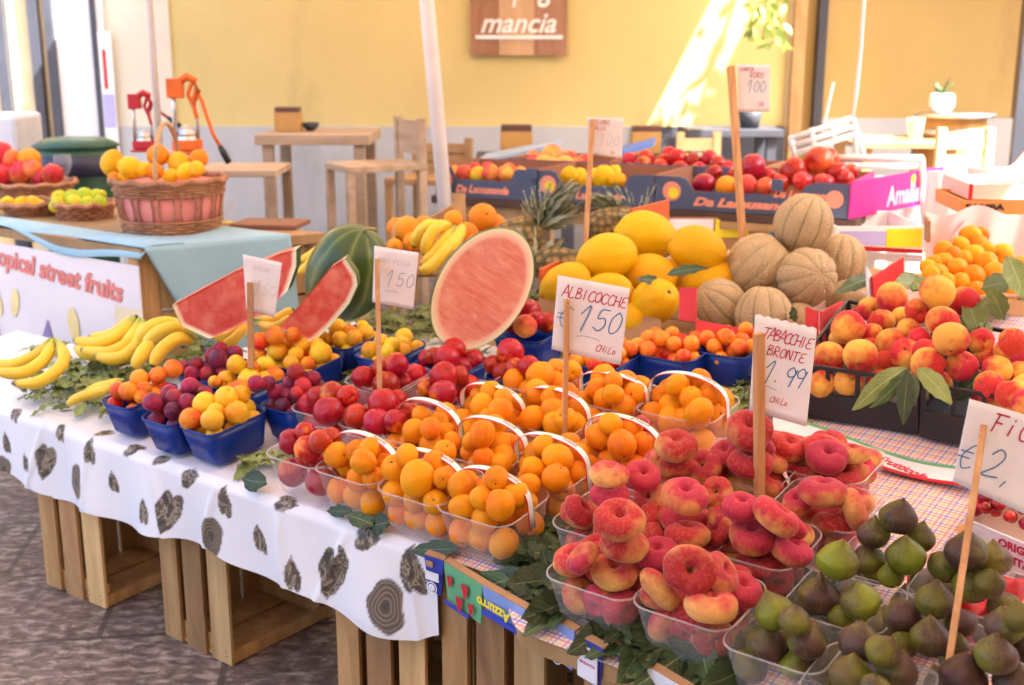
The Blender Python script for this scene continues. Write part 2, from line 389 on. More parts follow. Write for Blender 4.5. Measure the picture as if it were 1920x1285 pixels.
def figf(seed):
    rnd = random.Random(seed); off = Vector((rnd.random()*50, rnd.random()*50, 0)); bx = rnd.uniform(-.12, .12)
    def fn(th, ph):
        d = Vector((sin(ph)*cos(th), sin(ph)*sin(th), cos(ph)))
        t = ph/pi; r = (1+.03*noise.noise(d*1.6+off)*2)*(1+.012*cos(th*14))
        rr = sin(ph)**1.0*(.98 if ph > pi/2 else 1)
        z = cos(ph)*.86
        if ph < pi*.5:
            k = 1-ph/(pi*.5); z = cos(ph)*.84+.36*k**3.0; rr = sin(ph)*(1-.30*k**1.6)+.05*(k > .97)
        return (d.x*0+cos(th)*rr*r+bx*max(0, z)**2, sin(th)*rr*r, z*r)
    return fn
def variants(name, mat, fns, **k): return [sph(name, mat, f, **k) for f in fns]
K = {}
K['apricot'] = (variants('apricot', M_apr, [pome(.14,.16,.3,(1,.94,1.04),i) for i in range(2)]+[pome(.05,.12,.28,(1,.97,1.13),i+5) for i in range(2)]), .5)
K['nectarine'] = (variants('nectarine', M_nec, [pome(.07,.2,.3,(1,.98,.98),i+10,.05) for i in range(3)]), .5)
K['peach'] = (variants('peach', M_pch, [pome(.08,.25,.34,(1,.98,.93),i+20) for i in range(3)]), .6)
K['flat_peach'] = (variants('flat_peach', M_flat, [flatp(i) for i in range(5)], nu=36, nv=26), .3)
K['fig'] = (variants('fig', M_fig, [figf(i) for i in range(3)], nu=32, nv=26), .4)
K['green_fig'] = (variants('green_fig', M_figg, [figf(i+7) for i in range(2)], nu=32, nv=26), .4)
K['plum'] = (variants('plum', M_plum, [pome(.04,.1,.25,(1,1,1.08),i+30) for i in range(2)]), 1)
K['yellow_plum'] = (variants('yellow_plum', M_miry, [pome(.04,.1,.25,(1,1,1.04),i+33) for i in range(2)]), 1)
K['orange_plum'] = (variants('orange_plum', M_miro, [pome(.04,.1,.25,(1,1,1.04),i+36) for i in range(2)]), 1)
K['orange'] = (variants('orange', M_orange, [pome(0,.07,.2,(1,1,.97),40,0,.02)]), 1)
K['lemon'] = (variants('lemon', M_lemon, [pome(0,-.12,.25,(.9,.9,1.1),41,.12,.03)]), 1)
K['lime'] = (variants('lime', M_lime, [pome(0,-.05,.25,(.95,.95,1.05),42,.08,.03)]), 1)
K['pomegranate'] = (variants('pomegranate', M_pome, [pome(0,-.14,.16,(1,1,.95),43,0,.05)]), 1)
K['apple'] = (variants('apple', M_apple, [pome(0,.3,.36,(1,1,.92),44+i,-.12,.04) for i in range(2)]), .6)
K['pink_peach'] = (variants('pink_peach', M_mango, [pome(.06,.2,.3,(1,1,1.0),46+i) for i in range(2)]), .6)
K['canary_melon'] = (variants('canary_melon', M_canary, [pome(0,.05,.2,(.86,.86,1.12),48+i,.07,.025,10,.015) for i in range(2)], nu=48, nv=28), 1)
K['cantaloupe'] = (variants('cantaloupe', M_cant, [pome(0,.07,.16,(1,1,1.04),50+i,0,.02,10,.05) for i in range(2)], nu=80, nv=32), 1)
K['cherry'] = (variants('cherry', M_cherry, [pome(.04,.15,.3,(1,1,.95),55)], nu=16, nv=10), 1)
CATS = {'flat_peach': 'flat peach', 'green_fig': 'fig', 'yellow_plum': 'yellow plum', 'orange_plum': 'plum', 'pink_peach': 'peach', 'canary_melon': 'melon', 'cantaloupe': 'melon'}
def fruit(kind, P, r, label, group=None, axis=None, spin=None, sq=None):
    ms, up = K[kind]
    nm = {'green_fig': 'fig', 'yellow_plum': 'plum', 'orange_plum': 'plum', 'pink_peach': 'peach'}.get(kind, kind)
    o = link(D.objects.new(nm, random.choice(ms)))
    if axis is None:
        ax = Vector((random.gauss(0,1), random.gauss(0,1), random.gauss(0,1)+(2.5 if up < .5 else 0)))
    else: ax = Vector(axis)
    q = ax.normalized().to_track_quat('Z', 'Y')
    R = q.to_matrix().to_4x4() @ Matrix.Rotation(RX()*6.28 if spin is None else spin, 4, 'Z')
    s = sq or (1, 1, 1)
    o.matrix_world = Matrix.Translation(P) @ R @ Matrix.Diagonal((r*s[0], r*s[1], r*s[2], 1))
    tag(o, label, CATS.get(kind, kind.replace('_', ' ')), group); return o
# ------------------------------------------------------------------ punnets
def rrect(a, b, c, n=5):
    pts = []
    for (sx, sy, a0) in ((1,1,0), (-1,1,pi/2), (-1,-1,pi), (1,-1,3*pi/2)):
        for i in range(n+1):
            th = a0+pi/2*i/n; pts.append((sx*(a-c)+c*cos(th), sy*(b-c)+c*sin(th)))
    return pts
PUN = []
def punnet(px, py, a, b, h, yaw, label, cat, blue=False, handle=None, group=None, k0=0.0):
    """rim centre at photo pixel px,py; a,b half sizes along u,n"""
    s, t = tp(px, py, h+k0); M = TM(s, t, k0, yaw)
    root = empty('fruit_punnet', label, cat, M, group)
    m = M_blue if blue else M_clear
    B = MB(); c = min(a, b)*.42; levels = [(.0, .80), (.004, .84), (h*.5, .92), (h, 1.0)]
    N_ = None; rings = []
    base = rrect(a, b, c, 6)
    dense = []
    for i in range(len(base)):      # subdivide straight runs so that ribs show
        p, q = base[i], base[(i+1) % len(base)]; L = math.hypot(q[0]-p[0], q[1]-p[1]); k = max(1, int(L/.004))
        for j in range(k): dense.append((p[0]+(q[0]-p[0])*j/k, p[1]+(q[1]-p[1])*j/k))
    n = len(dense)
    for (z, f) in levels:
        for i, (x, y) in enumerate(dense):
            g = 1 - (.012 if (i//2) % 2 and 0 < z < h else 0)*(0 if blue else 1)
            rings.append((x*f*g, y*f*g, z))
    fs = [(r*n+i, r*n+(i+1)%n, (r+1)*n+(i+1)%n, (r+1)*n+i) for r in range(len(levels)-1) for i in range(n)]
    fs.append(tuple(range(n))[::-1])
    B.add(rings, fs, 0, True); tub = B.build('tub', m, root, solid=.0012 if blue else 0)
    L = MB(); out = [(x*1.0, y*1.0, h) for x, y in dense]; o2 = [(x*1.025, y*1.025, h+.0008) for x, y in dense]; o3 = [(x*1.03, y*1.03, h-(.004 if blue else .002)) for x, y in dense]
    L.add(out+o2+o3, [(i, (i+1)%n, n+(i+1)%n, n+i) for i in range(n)]+[(n+i, n+(i+1)%n, 2*n+(i+1)%n, 2*n+i) for i in range(n)], 0, True)
    L.build('rim', M_blue if blue else M_rim, root, solid=.001 if blue else 0)
    if handle:
        hh, ang, red = handle
        H = MB(); path = []
        ca, sa = cos(ang), sin(ang); ext = abs(a*ca)+abs(b*sa) if abs(ca) > .99 or abs(sa) > .99 else min(a, b)*1.05
        nseg = 20; vs = []; fs = []; ww = .0085
        for i in range(nseg+1):
            f = i/nseg*2-1
            if abs(f) > .86: x = ext*(1.03 if f > 0 else -1.03); z = h-.035+(1-abs(f))/.14*.045 
            else: x = ext*1.03*math.sin(f/.86*pi/2)*1.0; z = h+.01+hh*math.cos(f/.86*pi/2)**.75
            for (wy, dz) in ((-ww, 0), (-ww*.7, .0003), (ww*.7, .0003), (ww, 0)):
                vs.append((x*ca-wy*sa, x*sa+wy*ca, z+dz))
        for i in range(nseg):
            for j in range(3): fs.append((i*4+j, i*4+j+1, (i+1)*4+j+1, (i+1)*4+j))
        b0 = MB(); b0.add(vs, fs, 0, True)
        mr, mw, mg = plain('handle red print', (.7,.03,.05), .45), plain('handle white plastic', (.86,.84,.86), .35, .03), plain('handle green print', (.12,.42,.15), .45)
        for k, q in enumerate(b0.mi): b0.mi[k] = k % 3
        ho = b0.build('handle', [mr, mw, mg] , root, solid=.0008)
        # print on the handle
        for sgn in ((.16, .5),):
            tx = text('frutticola', .0085, M_ink_r, ho, None, 'lettering', shear=.3)
            f = sgn[1]; x = ext*1.03*math.sin(f*pi/2); z = h+.01+hh*math.cos(f*pi/2)**.75
            x2 = ext*1.03*math.sin((f-.25)*pi/2); z2 = h+.01+hh*math.cos((f-.25)*pi/2)**.75
            X = Vector(((x-x2)*ca, (x-x2)*sa, z-z2)).normalized(); Yv = Vector((-sa, ca, 0)); Z = X.cross(Yv)
            Mt = Matrix((X, Yv, Z)).transposed().to_4x4(); mid = Vector(((x+x2)/2*ca, (x+x2)/2*sa, (z+z2)/2))+Z*.0035
            tx.matrix_local = Matrix.Translation(mid) @ Mt
    p = dict(root=root, s=s, t=t, k0=k0, a=a, b=b, h=h, yaw=yaw, fr=[], label=label, M=M); PUN.append(p); return p
def dome_pt(p, x, y, hgt):
    """first hit of the pixel ray with the dome heaped over the punnet, in world space"""
    d = ray(x, y); Mi = p['M'].inverted(); o = Mi @ O3; v = (Mi.to_3x3() @ d)
    z_rim = p['h']
    best = None
    l0 = (z_rim+hgt+.02-o.z)/v.z; l1 = (z_rim*.25-o.z)/v.z
    for i in range(160):
        l = l0+(l1-l0)*i/159; q = o+v*l
        e = max(abs(q.x)/(p['a']*1.02), abs(q.y)/(p['b']*1.02)); e2 = math.hypot(q.x/p['a'], q.y/p['b'])
        if e2 < 1.25 and e < 1.05 and q.z < z_rim-.012+hgt*(1-min(1, e2)**2): return O3+d*l
    # outside: closest approach to the rim plane centre
    best = min(((math.hypot((o+v*l).x/p['a'], (o+v*l).y/p['b']), l) for l in [l0+(l1-l0)*i/80 for i in range(81)]))
    return O3+d*best[1]
def relax(items, fixed_ray=True, it=30):
    """push overlapping fruit apart along their own pixel rays so their places in the picture hold"""
    for _ in range(it):
        moved = 0
        for i in range(len(items)):
            for j in range(i):
                A, B = items[i], items[j]; dv = A[0]-B[0]; L = dv.length; need = (A[1]+B[1])*.90
                if L < need:
                    far, near = (A, B) if (A[0]-O3).length > (B[0]-O3).length else (B, A)
                    st = (need-L)*.5+.0005
                    far[0] += (far[0]-O3).normalized()*st*.6; near[0] -= (near[0]-O3).normalized()*st*.4; moved = 1
        if not moved: break
def clampin(p, its):
    Mi = p['M'].inverted()
    for it in its:
        q = Mi @ it[0]; r = it[1]
        if q.z-.35*r < p['h']:
            f = .82+.18*max(0, min(1, (q.z)/p['h'])); ax, by = max(.002, p['a']*f-r*.92), max(.002, p['b']*f-r*.92)
            q.x = max(-ax, min(ax, q.x)); q.y = max(-by, min(by, q.y)); q.z = max(q.z, r)
            it[0] = p['M'] @ q
def fill(p, kind, tops, r, dome, label, group, under=2, flat=False, ax=None, kinds=None):
    """tops: (x, y[, diam px[, axis[, kind]]]) visible fruit; then layers below them inside the tub"""
    its = []
    for q in tops:
        P = dome_pt(p, q[0], q[1], dome); depth = proj(P)[2]
        rr = r*random.uniform(.95, 1.05) if len(q) < 3 or not q[2] else q[2]/2*depth/F
        its.append([P, rr*(.8 if flat else 1), q, rr])
    relax(its); clampin(p, its); relax(its, it=6); clampin(p, its)
    Mi = p['M'].inverted()
    for P, _, q, rr in its:
        kd = q[4] if len(q) > 4 and q[4] else (random.choice(kinds) if kinds else kind)
        a_ = q[3] if len(q) > 3 and q[3] is not None else ax
        if a_ is None and flat: a_ = (random.gauss(0,.35), random.gauss(-.2,.35), 1)
        if a_ is None and 'fig' in kd: a_ = (random.gauss(0,.3), random.gauss(-.05,.3), 1)
        fruit(kd, P, rr, label, group, a_)
    pts = [(i[0], i[1]) for i in its]
    a, b = p['a'], p['b']
    if flat:
        for i in range(60):
            x, y = random.uniform(-1, 1)*(a-r*.8), random.uniform(-1, 1)*(b-r*.8); P = p['M'] @ Vector((x, y, p['h']+random.uniform(-.012, .012)))
            if any((P-Q).length < (r+R)*.60 for Q, R in pts): continue
            pts.append((P, r*.8)); fruit(kind, P, r*random.uniform(.95, 1.08), label, group, (random.gauss(0,.3), random.gauss(-.1,.3), 1))
    for lay in range(under):
        k = .006+r*(.98 if not flat else .95)+lay*r*1.5; f = .82+.16*k/p['h']
        if k > p['h']-.2*r: break
        A_, B_ = a*f-r*.97, b*f-r*.97; st = r*2.02 if not flat else r*1.35
        nx = max(1, int(2*A_/st+1.45)); ny = max(1, int(2*B_/st+1.45))
        for i in range(nx):
            for j in range(ny):
                x = 0 if nx == 1 else -A_+2*A_*i/(nx-1); y = 0 if ny == 1 else -B_+2*B_*j/(ny-1)
                inner = 0 < i < nx-1 and 0 < j < ny-1
                if inner: continue
                if lay % 2: x *= .97; y *= .97
                P = p['M'] @ Vector((x+random.uniform(-1,1)*r*.06, y+random.uniform(-1,1)*r*.06, k))
                if any((P-Q).length < (r+R)*(.5 if flat else .72) for Q, R in pts): continue
                pts.append((P, r))
                a_ = None
                if flat:
                    pw = TM(0,0,0,p['yaw']).to_3x3()
                    a_ = pw @ Vector((random.gauss(0,.2), -1 if abs(y) > abs(x) else random.gauss(0,.3), random.gauss(0,.25)))
                    if abs(x) >= abs(y)*.9: a_ = pw @ Vector((1 if x > 0 else -1, random.gauss(0,.6), random.gauss(0,.2)))
                fruit(random.choice(kinds) if kinds else kind, P, r*(1 if not flat else .93), label, group, a_)
# ------------------------------------------------------------------ text and handwriting
def text(body, size, mat, parent, M, name='lettering', shear=0, align='CENTER', sx=1, bold=0, space=1):
    c = D.curves.new(name, 'FONT'); c.body = body; c.size = size; c.shear = shear; c.align_x = align; c.align_y = 'CENTER'
    c.materials.append(mat); c.resolution_u = 3; c.offset = bold; c.space_character = space; c.extrude = .0002
    o = link(D.objects.new(name, c))
    if parent is not None: o.parent = parent
    if M is not None: o.matrix_local = M @ Matrix.Diagonal((sx, 1, 1, 1))
    return o
GL = {
'A': [[(0,0),(.35,1),(.45,1),(.8,0)], [(.1,.35),(.7,.38)]],
'B': [[(.1,0),(.1,1)], [(.1,1),(.5,.95),(.55,.72),(.15,.52),(.65,.45),(.65,.1),(.1,0)]],
'C': [[(.7,.85),(.45,1),(.15,.8),(.05,.4),(.25,.03),(.6,.05),(.75,.2)]],
'c': [[(.6,.55),(.4,.65),(.15,.5),(.1,.2),(.3,0),(.65,.08)]],
'D': [[(.1,0),(.1,1),(.5,.9),(.7,.5),(.5,.08),(.1,0)]],
'E': [[(.7,1),(.25,.95),(.15,.75),(.2,.55),(.5,.52)], [(.2,.52),(.05,.25),(.25,.02),(.7,.05)]],
'F': [[(.1,0),(.12,.95)], [(-.1,.95),(.75,1)], [(.1,.5),(.55,.52)]],
'G': [[(.7,.85),(.4,1),(.08,.6),(.15,.1),(.55,0),(.7,.4),(.4,.42)]],
'H': [[(.08,0),(.08,1)], [(.65,0),(.65,1)], [(.05,.48),(.68,.52)]],
'I': [[(.3,0),(.3,.95)]],
'i': [[(.3,0),(.3,.6)], [(.3,.85),(.32,.9)]],
'e': [[(.15,.3),(.6,.35),(.45,.65),(.15,.5),(.15,.12),(.45,0),(.7,.1)]],
'L': [[(.15,1),(.1,0),(.65,.05)]],
'M': [[(0,0),(.1,1),(.4,.3),(.7,1),(.8,0)]],
'N': [[(.05,0),(.08,1),(.62,.02),(.65,1)]],
'O': [[(.4,1),(.08,.7),(.1,.2),(.4,0),(.7,.3),(.68,.8),(.4,1)]],
'P': [[(.1,0),(.1,1),(.55,.95),(.6,.6),(.12,.5)]],
'R': [[(.1,0),(.1,1),(.55,.95),(.58,.65),(.12,.5),(.7,0)]],
'S': [[(.65,.9),(.3,1),(.1,.75),(.35,.5),(.65,.3),(.45,0),(.05,.1)]],
'T': [[(-.05,.95),(.75,1)], [(.35,1),(.3,0)]],
'U': [[(.1,1),(.1,.2),(.35,0),(.65,.2),(.65,1)]],
'K': [[(.1,0),(.1,1)],[(.6,1),(.12,.5),(.65,0)]],
'V': [[(.05,1),(.35,0),(.7,1)]], 'Z': [[(.05,1),(.7,1),(.05,0),(.7,0)]],
'0': [[(.35,1),(.08,.65),(.12,.15),(.35,0),(.62,.25),(.62,.75),(.35,1)]],
'1': [[(.0,.62),(.38,1.05),(.3,-.15)]],
'2': [[(.05,.75),(.3,1),(.6,.8),(.45,.4),(.05,.02),(.75,.08)]],
'5': [[(.65,1),(.2,.95),(.15,.55),(.5,.6),(.65,.3),(.4,0),(.05,.12)]],
'9': [[(.6,.75),(.35,1),(.1,.75),(.25,.5),(.58,.6),(.62,.9),(.5,0)]],
'€': [[(.85,.9),(.5,1),(.15,.5),(.45,0),(.85,.12)], [(-.05,.62),(.6,.66)], [(-.05,.4),(.55,.42)]],
',': [[(.2,.08),(.1,-.15)]], '.': [[(.2,.0),(.24,.06)]], '~': [[(0,0),(.8,.14),(1.7,.12),(2.6,.0)]],
'h': [[(.1,0),(.12,1)],[(.12,.4),(.4,.6),(.55,.4),(.55,0)]], 'l': [[(.2,0),(.22,1)]],
'o': [[(.35,.6),(.1,.35),(.3,.02),(.58,.25),(.35,.6)]],
'@': [[(.9,.75),(.6,1),(.15,.6),(.1,.1),(.4,-.1),(.9,.3),(1.6,.6),(2.3,.35),(2.4,-.1),(1.9,-.35),(1.6,-.1)]],
}
def smoothp(P, n=5):
    if len(P) < 3: return P
    out = []
    for i in range(len(P)-1):
        p0, p1, p2, p3 = P[max(i-1,0)], P[i], P[i+1], P[min(i+2, len(P)-1)]
        for k in range(n):
            t = k/n
            out.append(tuple(.5*((2*p1[c])+(-p0[c]+p2[c])*t+(2*p0[c]-5*p1[c]+4*p2[c]-p3[c])*t*t+(-p0[c]+3*p1[c]-3*p2[c]+p3[c])*t**3) for c in (0,1)))
    return out+[P[-1]]
def write(lines, parent, mats, z=.0012):
    """lines: (text, x, y, height, pen width, material index, advance, slant); one mesh of pen strokes lying on a card"""
    b = MB(); rnd = random.Random(hash(lines[0][0]) % 1000 if False else len(lines)*7)
    for (tx, x0, y0, hgt, pen, mi, adv, sl) in lines:
        x = x0
        for ch in tx:
            if ch == ' ': x += hgt*.5; continue
            jy = rnd.uniform(-.04, .04)*hgt
            for st in GL[ch]:
                S = smoothp(st); pts = [(x+p[0]*hgt*.78+p[1]*hgt*sl, y0+jy+p[1]*hgt) for p in S]
                for i in range(len(pts)-1):
                    p, q = Vector((*pts[i], z)), Vector((*pts[i+1], z)); d = (q-p)
                    if d.length < 1e-6: continue
                    d.normalize(); nn = Vector((-d.y, d.x, 0))*pen/2; e = d*pen*.3
                    zz = Vector((0,0,1e-6*i))
                    b.add([p-e+nn+zz, p-e-nn+zz, q+e-nn+zz, q+e+nn+zz], [(0,1,2,3)], mi)
            x += hgt*adv
    return b.build('lettering', mats, parent)
def price_sign(top, bot, depthY, card, lines, label, th=.011, cardturn=0, scallop=False, group='price signs on sticks'):
    """top/bot: pixels of the stick ends; card: four pixel corners (tl, tr, br, bl) at the stick's distance"""
    Pt, Pb = atY(*top, depthY[0]), atY(*bot, depthY[1])
    root = empty('price_sign', label, 'price sign', Pb, group)
    Mi = Matrix.Translation(-Pb)
    s = MB(); ax = (Pt-Pb); fm = Matrix.Translation(Pb) @ ax.to_track_quat('Z', 'X').to_matrix().to_4x4()
    s.box(-th/2, th/2, -th*.35, th*.35, 0, ax.length, 0, Mi @ fm)
    s.build('stick', M_stick, root, bevel=.001)
    Y = depthY[0]+.012
    c = [atY(*q, Y+dy) for q, dy in zip(card, (0, cardturn, cardturn, 0))]
    ctr = sum(c, Vector())/4; X = ((c[1]+c[2])-(c[0]+c[3])).normalized(); Yv = ((c[0]+c[1])-(c[2]+c[3])); Z = X.cross(Yv).normalized(); Yv = Z.cross(X)
    cm = Matrix.Translation(ctr) @ Matrix((X, Yv, Z)).transposed().to_4x4(); ci = cm.inverted()
    q = [ci @ p for p in c]
    b = MB(); n = 10
    def g(u, v):
        p = (q[3]*(1-u)+q[2]*u)*(1-v)+(q[0]*(1-u)+q[1]*u)*v
        return (p.x, p.y, .004*sin(u*3+v*2)*0+.0005*sin(u*9))
    n = 40
    if scallop:
        g0_ = g
        def g(u, v): p = g0_(u, v); return (p[0], p[1]+(.0028*abs(sin(u*pi*7))-.001 if v > .99 else 0), p[2])
    b.grid(g, n, 12, 0)
    co = b.build('card', M_card, root, solid=.0006); co.matrix_world = cm
    lo = write(lines, co, [M_ink_r, M_ink_b, plain('faded marker ink', (.5,.5,.58), .7)]); 
    return root
# ------------------------------------------------------------------ leaves
def leaf_geo(L, Wd, curl=.15, fold=.25, n=10, bend=0):
    vs = []; fs = []; lf = []
    for i in range(n+1):
        t = i/n; w_ = Wd*(sin(pi*min(1, t*.96+.02))**.8)*(1-.25*t)
        for j in (-1, -.5, 0, .5, 1):
            vs.append((j*w_+bend*t*t*L, t*L, -curl*L*(t**2)+abs(j)*w_*fold+.004*sin(t*22+j*2)*abs(j))); lf.append((j, t, 0))
    for i in range(n):
        for j in range(4): fs.append((i*5+j, i*5+j+1, (i+1)*5+j+1, (i+1)*5+j))
    return vs, fs, lf
def leaves_obj(name, specs, mat, parent=None):
    """specs: (root point, direction, normal, length, width, curl, fold)"""
    b = MB(); at_ = []
    for (P, d, nn, L, Wd, curl, fold) in specs:
        d = Vector(d).normalized(); nn = Vector(nn); x = d.cross(nn).normalized(); z = x.cross(d)
        M = Matrix.Translation(P) @ Matrix((x, d, z)).transposed().to_4x4()
        v, f, a = leaf_geo(L, Wd, curl, fold, bend=random.uniform(-.15,.15)); b.add(v, f, 0, True, M); rz = random.random(); at_ += [(q[0], q[1], rz) for q in a]
    me = b.mesh(name, mat); A = me.attributes.new('lf', 'FLOAT_VECTOR', 'POINT')
    A.data.foreach_set('vector', [c for t in at_ for c in t])
    o = link(D.objects.new(name, me)); 
    if parent is not None: o.parent = parent
    return o
def scatter_leaves(name, label, polys, count, L=(.05,.1), mat=None, k=.004, wid=.2):
    specs = []
    for _ in range(count):
        x0, y0, x1, y1 = random.choice(polys)
        s, t = tp(random.uniform(x0, x1), random.uniform(y0, y1)); l =  random.uniform(*L); a = RX()*6.28
        if t < T0(s)*(s > .235)+(.085 if .3 < s < .56 else .05 if s < .66 else .045): continue
        d = U*cos(a)+N*sin(a)+W*random.uniform(-.1,.35); nn = W+U*random.gauss(0,.35)+N*random.gauss(0,.35)
        specs.append((tw(s, t, k+random.random()*.012), d, nn, l, l*random.uniform(wid*.8, wid*1.3), random.uniform(0,.3), random.uniform(0,.3)))
    o = leaves_obj(name, specs, mat or M_leaf); tag(o, label, 'leaves', None, 'stuff'); return o
# ------------------------------------------------------------------ setting
def mk_ground():
    g = NT('worn stone paving'); v = g.objc((1,1,1), False)
    vo = g.n('TexVoronoi', feature='DISTANCE_TO_EDGE'); vo.inputs['Scale'].default_value = 1.7
    br = g.n('TexBrick'); mp = g.n('Mapping'); mp.inputs['Rotation'].default_value = (0,0,radians(-8)); g.l(v, mp.inputs[0]); g.l(mp.outputs[0], br.inputs[0])
    br.inputs['Scale'].default_value = 1.5; br.inputs['Mortar Size'].default_value = .012; br.inputs['Brick Width'].default_value = .9; br.inputs['Row Height'].default_value = .55
    v2 = g.n('Mapping'); v2.inputs['Scale'].default_value = (1,1.7,1); g.l(v, v2.inputs[0])
    ch = g.noise(v2.outputs[0], 24, 4, .6, .35); big = g.noise(v, 2.2, 4)
    c = g.ramp(ch, [(.34, (.085,.06,.048)), (.5, (.17,.13,.11)), (.66, (.44,.37,.33))])
    c = g.mix(c, (.12,.065,.06), g.ramp(big, [(.4, .0), (.7, .7)]))
    c = g.mix(c, (.07,.05,.045), g.math('MULTIPLY', br.outputs['Fac'], .9))
    g.set(Base_Color=c, Roughness=g.ramp(ch, [(.4, .6), (.65, .3)])); g.bump(ch, .5, .008); return g.m
g0 = MB(); g0.box(-30, 30, -20, 7.0, -.1, 0); g0.build('ground', mk_ground()); D.objects['ground']['kind'] = 'structure'
def mk_plaster(name, a, b):
    g = NT(name); v = g.objc((1,1,1), False); n1 = g.noise(v, 1.2, 5, .6); n2 = g.noise(v, 45, 3)
    c = g.ramp(n1, [(.3, a), (.7, b)]); n3 = g.noise(g.objc((1,1,.35), False), 2.2, 5, .65); c = g.mix(c, tuple(x*.72 for x in a), g.ramp(n3, [(.56, 0.0), (.72, .5)])); g.set(Base_Color=c, Roughness=.85); g.bump(n2, .25, .004); return g.m
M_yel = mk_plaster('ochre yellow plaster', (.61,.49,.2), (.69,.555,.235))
M_pale = mk_plaster('pale cream plaster', (.66,.62,.5), (.74,.70,.58))
M_grey = mk_plaster('grey stone dado', (.40,.42,.44), (.53,.55,.57))
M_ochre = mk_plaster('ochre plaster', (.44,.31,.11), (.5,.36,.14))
WY = 7.0
def X(px, Y=WY): return atY(px, 240, Y).x
def Zp(py, Y=WY): return atY(960, py, Y).z
DZ = Zp(237)
bld = empty('building', 'ochre yellow plastered building with a grey stone base behind the stall', 'building', Vector((0, WY, 0)))
def wallpart(name, m, x0, x1, z0, z1, y0, y1, bev=0): 
    b = MB(); b.box(x0, x1, y0-WY, y1-WY, z0, z1); return b.build(name, m, bld, bevel=bev)
wallpart('wall', M_yel, X(332), X(1470), DZ, 6, WY, WY+.4)
wallpart('pilaster', M_pale, X(212), X(332), DZ, 6, WY-.02, WY+.4)
wallpart('stone_base', M_grey, X(212), X(1182), 0, DZ, WY-.035, WY+.4)
wallpart('dark_base', M_dark, X(1182), X(1468), 0, DZ-.002, WY-.05, WY+.4)
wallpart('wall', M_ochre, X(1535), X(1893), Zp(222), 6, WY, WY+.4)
wallpart('stone_base', M_grey, X(1535), X(1893), 0, Zp(222), WY-.035, WY+.4)
wallpart('back_wall', M_ochre, -9, X(212)-.02, 0, 6, WY+1.2, WY+1.3)
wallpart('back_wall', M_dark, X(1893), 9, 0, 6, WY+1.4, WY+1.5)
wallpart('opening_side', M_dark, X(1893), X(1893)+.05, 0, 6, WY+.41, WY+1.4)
wallpart('return_wall', M_pale, X(212)-.02, X(212), 0, 6, WY+.41, WY+1.2)
wallpart('door_jamb', M_tan, X(1475), X(1497), 0, 6, WY-.06, WY+.3)
wallpart('door_panel', M_ochre, X(1497)+.001, X(1520), 0, 6, WY+.02, WY+.3)
wallpart('door_frame', M_dark, X(1520)+.001, X(1536), 0, 6, WY-.05, WY+.25)
wallpart('door_panel', plain('pale door panel', (.6,.5,.33), .4), X(1468), X(1475), 0, 6, WY-.02, WY+.3)
wallpart('opening_post', plain('brown opening post', (.14,.09,.05), .6), X(1908), X(1916), 0, 6, WY+.1, WY+.2)
# shopfront on the left: dark uprights, white door leaf
shop = empty('shopfront', 'glazed shopfront with dark uprights and a white door leaf', 'shopfront', Vector((X(100), WY, 0)))
def sp(name, m, x0, x1, z0, z1, y0, y1):
    b = MB(); b.box(x0-X(100), x1-X(100), y0-WY, y1-WY, z0, z1); return b.build(name, m, shop)
for a_, c_ in ((14,33),(78,94),(108,122),(192,202)): sp('upright', M_dark, X(a_), X(c_), 0, 3.5, WY-.06, WY+.06)
sp('door_leaf', plain('white door leaf', (.74,.73,.74), .4, .04), X(122)+.001, X(192)-.001, 0, 3.5, WY-.02, WY+.03)
sp('header', M_dark, X(-60), X(202), 3.5, 3.7, WY-.05, WY+.05)
sp('panel', plain('cream glazed panel', (.72,.58,.36), .3), X(33)+.001, X(78)-.001, 0, 3.5, WY, WY+.03)
sp('panel', plain('tan glazed panel', (.68,.5,.3), .3), X(94)+.001, X(108)-.001, 0, 3.5, WY, WY+.03)
sp('panel', plain('amber glazed panel', (.75,.5,.24), .3), X(-80), X(14)-.001, 0, 3.5, WY, WY+.03)
sp('side_panel', plain('grey side panel', (.62,.6,.6), .4, .05), X(202)+.001, X(216), 0, 3.5, WY-.05, WY-.022)
# narrow poster beside the door
po = empty('wall_poster', 'narrow white poster with red and lilac patches beside the white door', 'poster', atY(206, 200, WY-.07))
b = MB(); b.box(-.04, .035, 0, .008, -.36, .42); b.build('sheet', M_white, po)
b = MB(); b.box(-.02, .0, -.003, -.0005, .1, .32, 0); b.box(-.035, .03, -.003, -.0005, -.12, .07, 1); b.build('print', [M_redp, plain('lilac print', (.45,.42,.75), .6)], po)
# wooden plank sign
sg = empty('wooden_sign', 'dark plank sign with white cursive lettering hung on the yellow wall', 'sign', atY(970, 0, WY-.04))
b = MB(); x0, x1 = X(883, WY-.04)-sg.location.x, X(1061, WY-.04)-sg.location.x; zb = Zp(104, WY-.04)-sg.location.z
cl = [wood('sign plank %d' % i, c1, c2, (1,1,.15), 14) for i, (c1, c2) in enumerate((((.22,.1,.05),(.34,.17,.09)), ((.45,.27,.14),(.55,.36,.2)), ((.26,.12,.07),(.4,.22,.13))))]
wds = [0, .3, .66, 1]; 
for i in range(3):
    b.box(x0+(x1-x0)*wds[i]+.001, x0+(x1-x0)*wds[i+1]-.001, 0, .02, zb, zb+.62, i)
b.build('board', cl, sg)
FM = Matrix.Translation((0, -.006, 0)) @ Matrix.Rotation(pi/2, 4, 'X')
M_lw = plain('white lettering', (.85,.83,.8), .6)
text('mancia', .155, M_lw, sg, Matrix.Translation((0,-.006, zb+.175)) @ Matrix.Rotation(pi/2, 4, 'X'), shear=.35, sx=1.0, bold=.003)
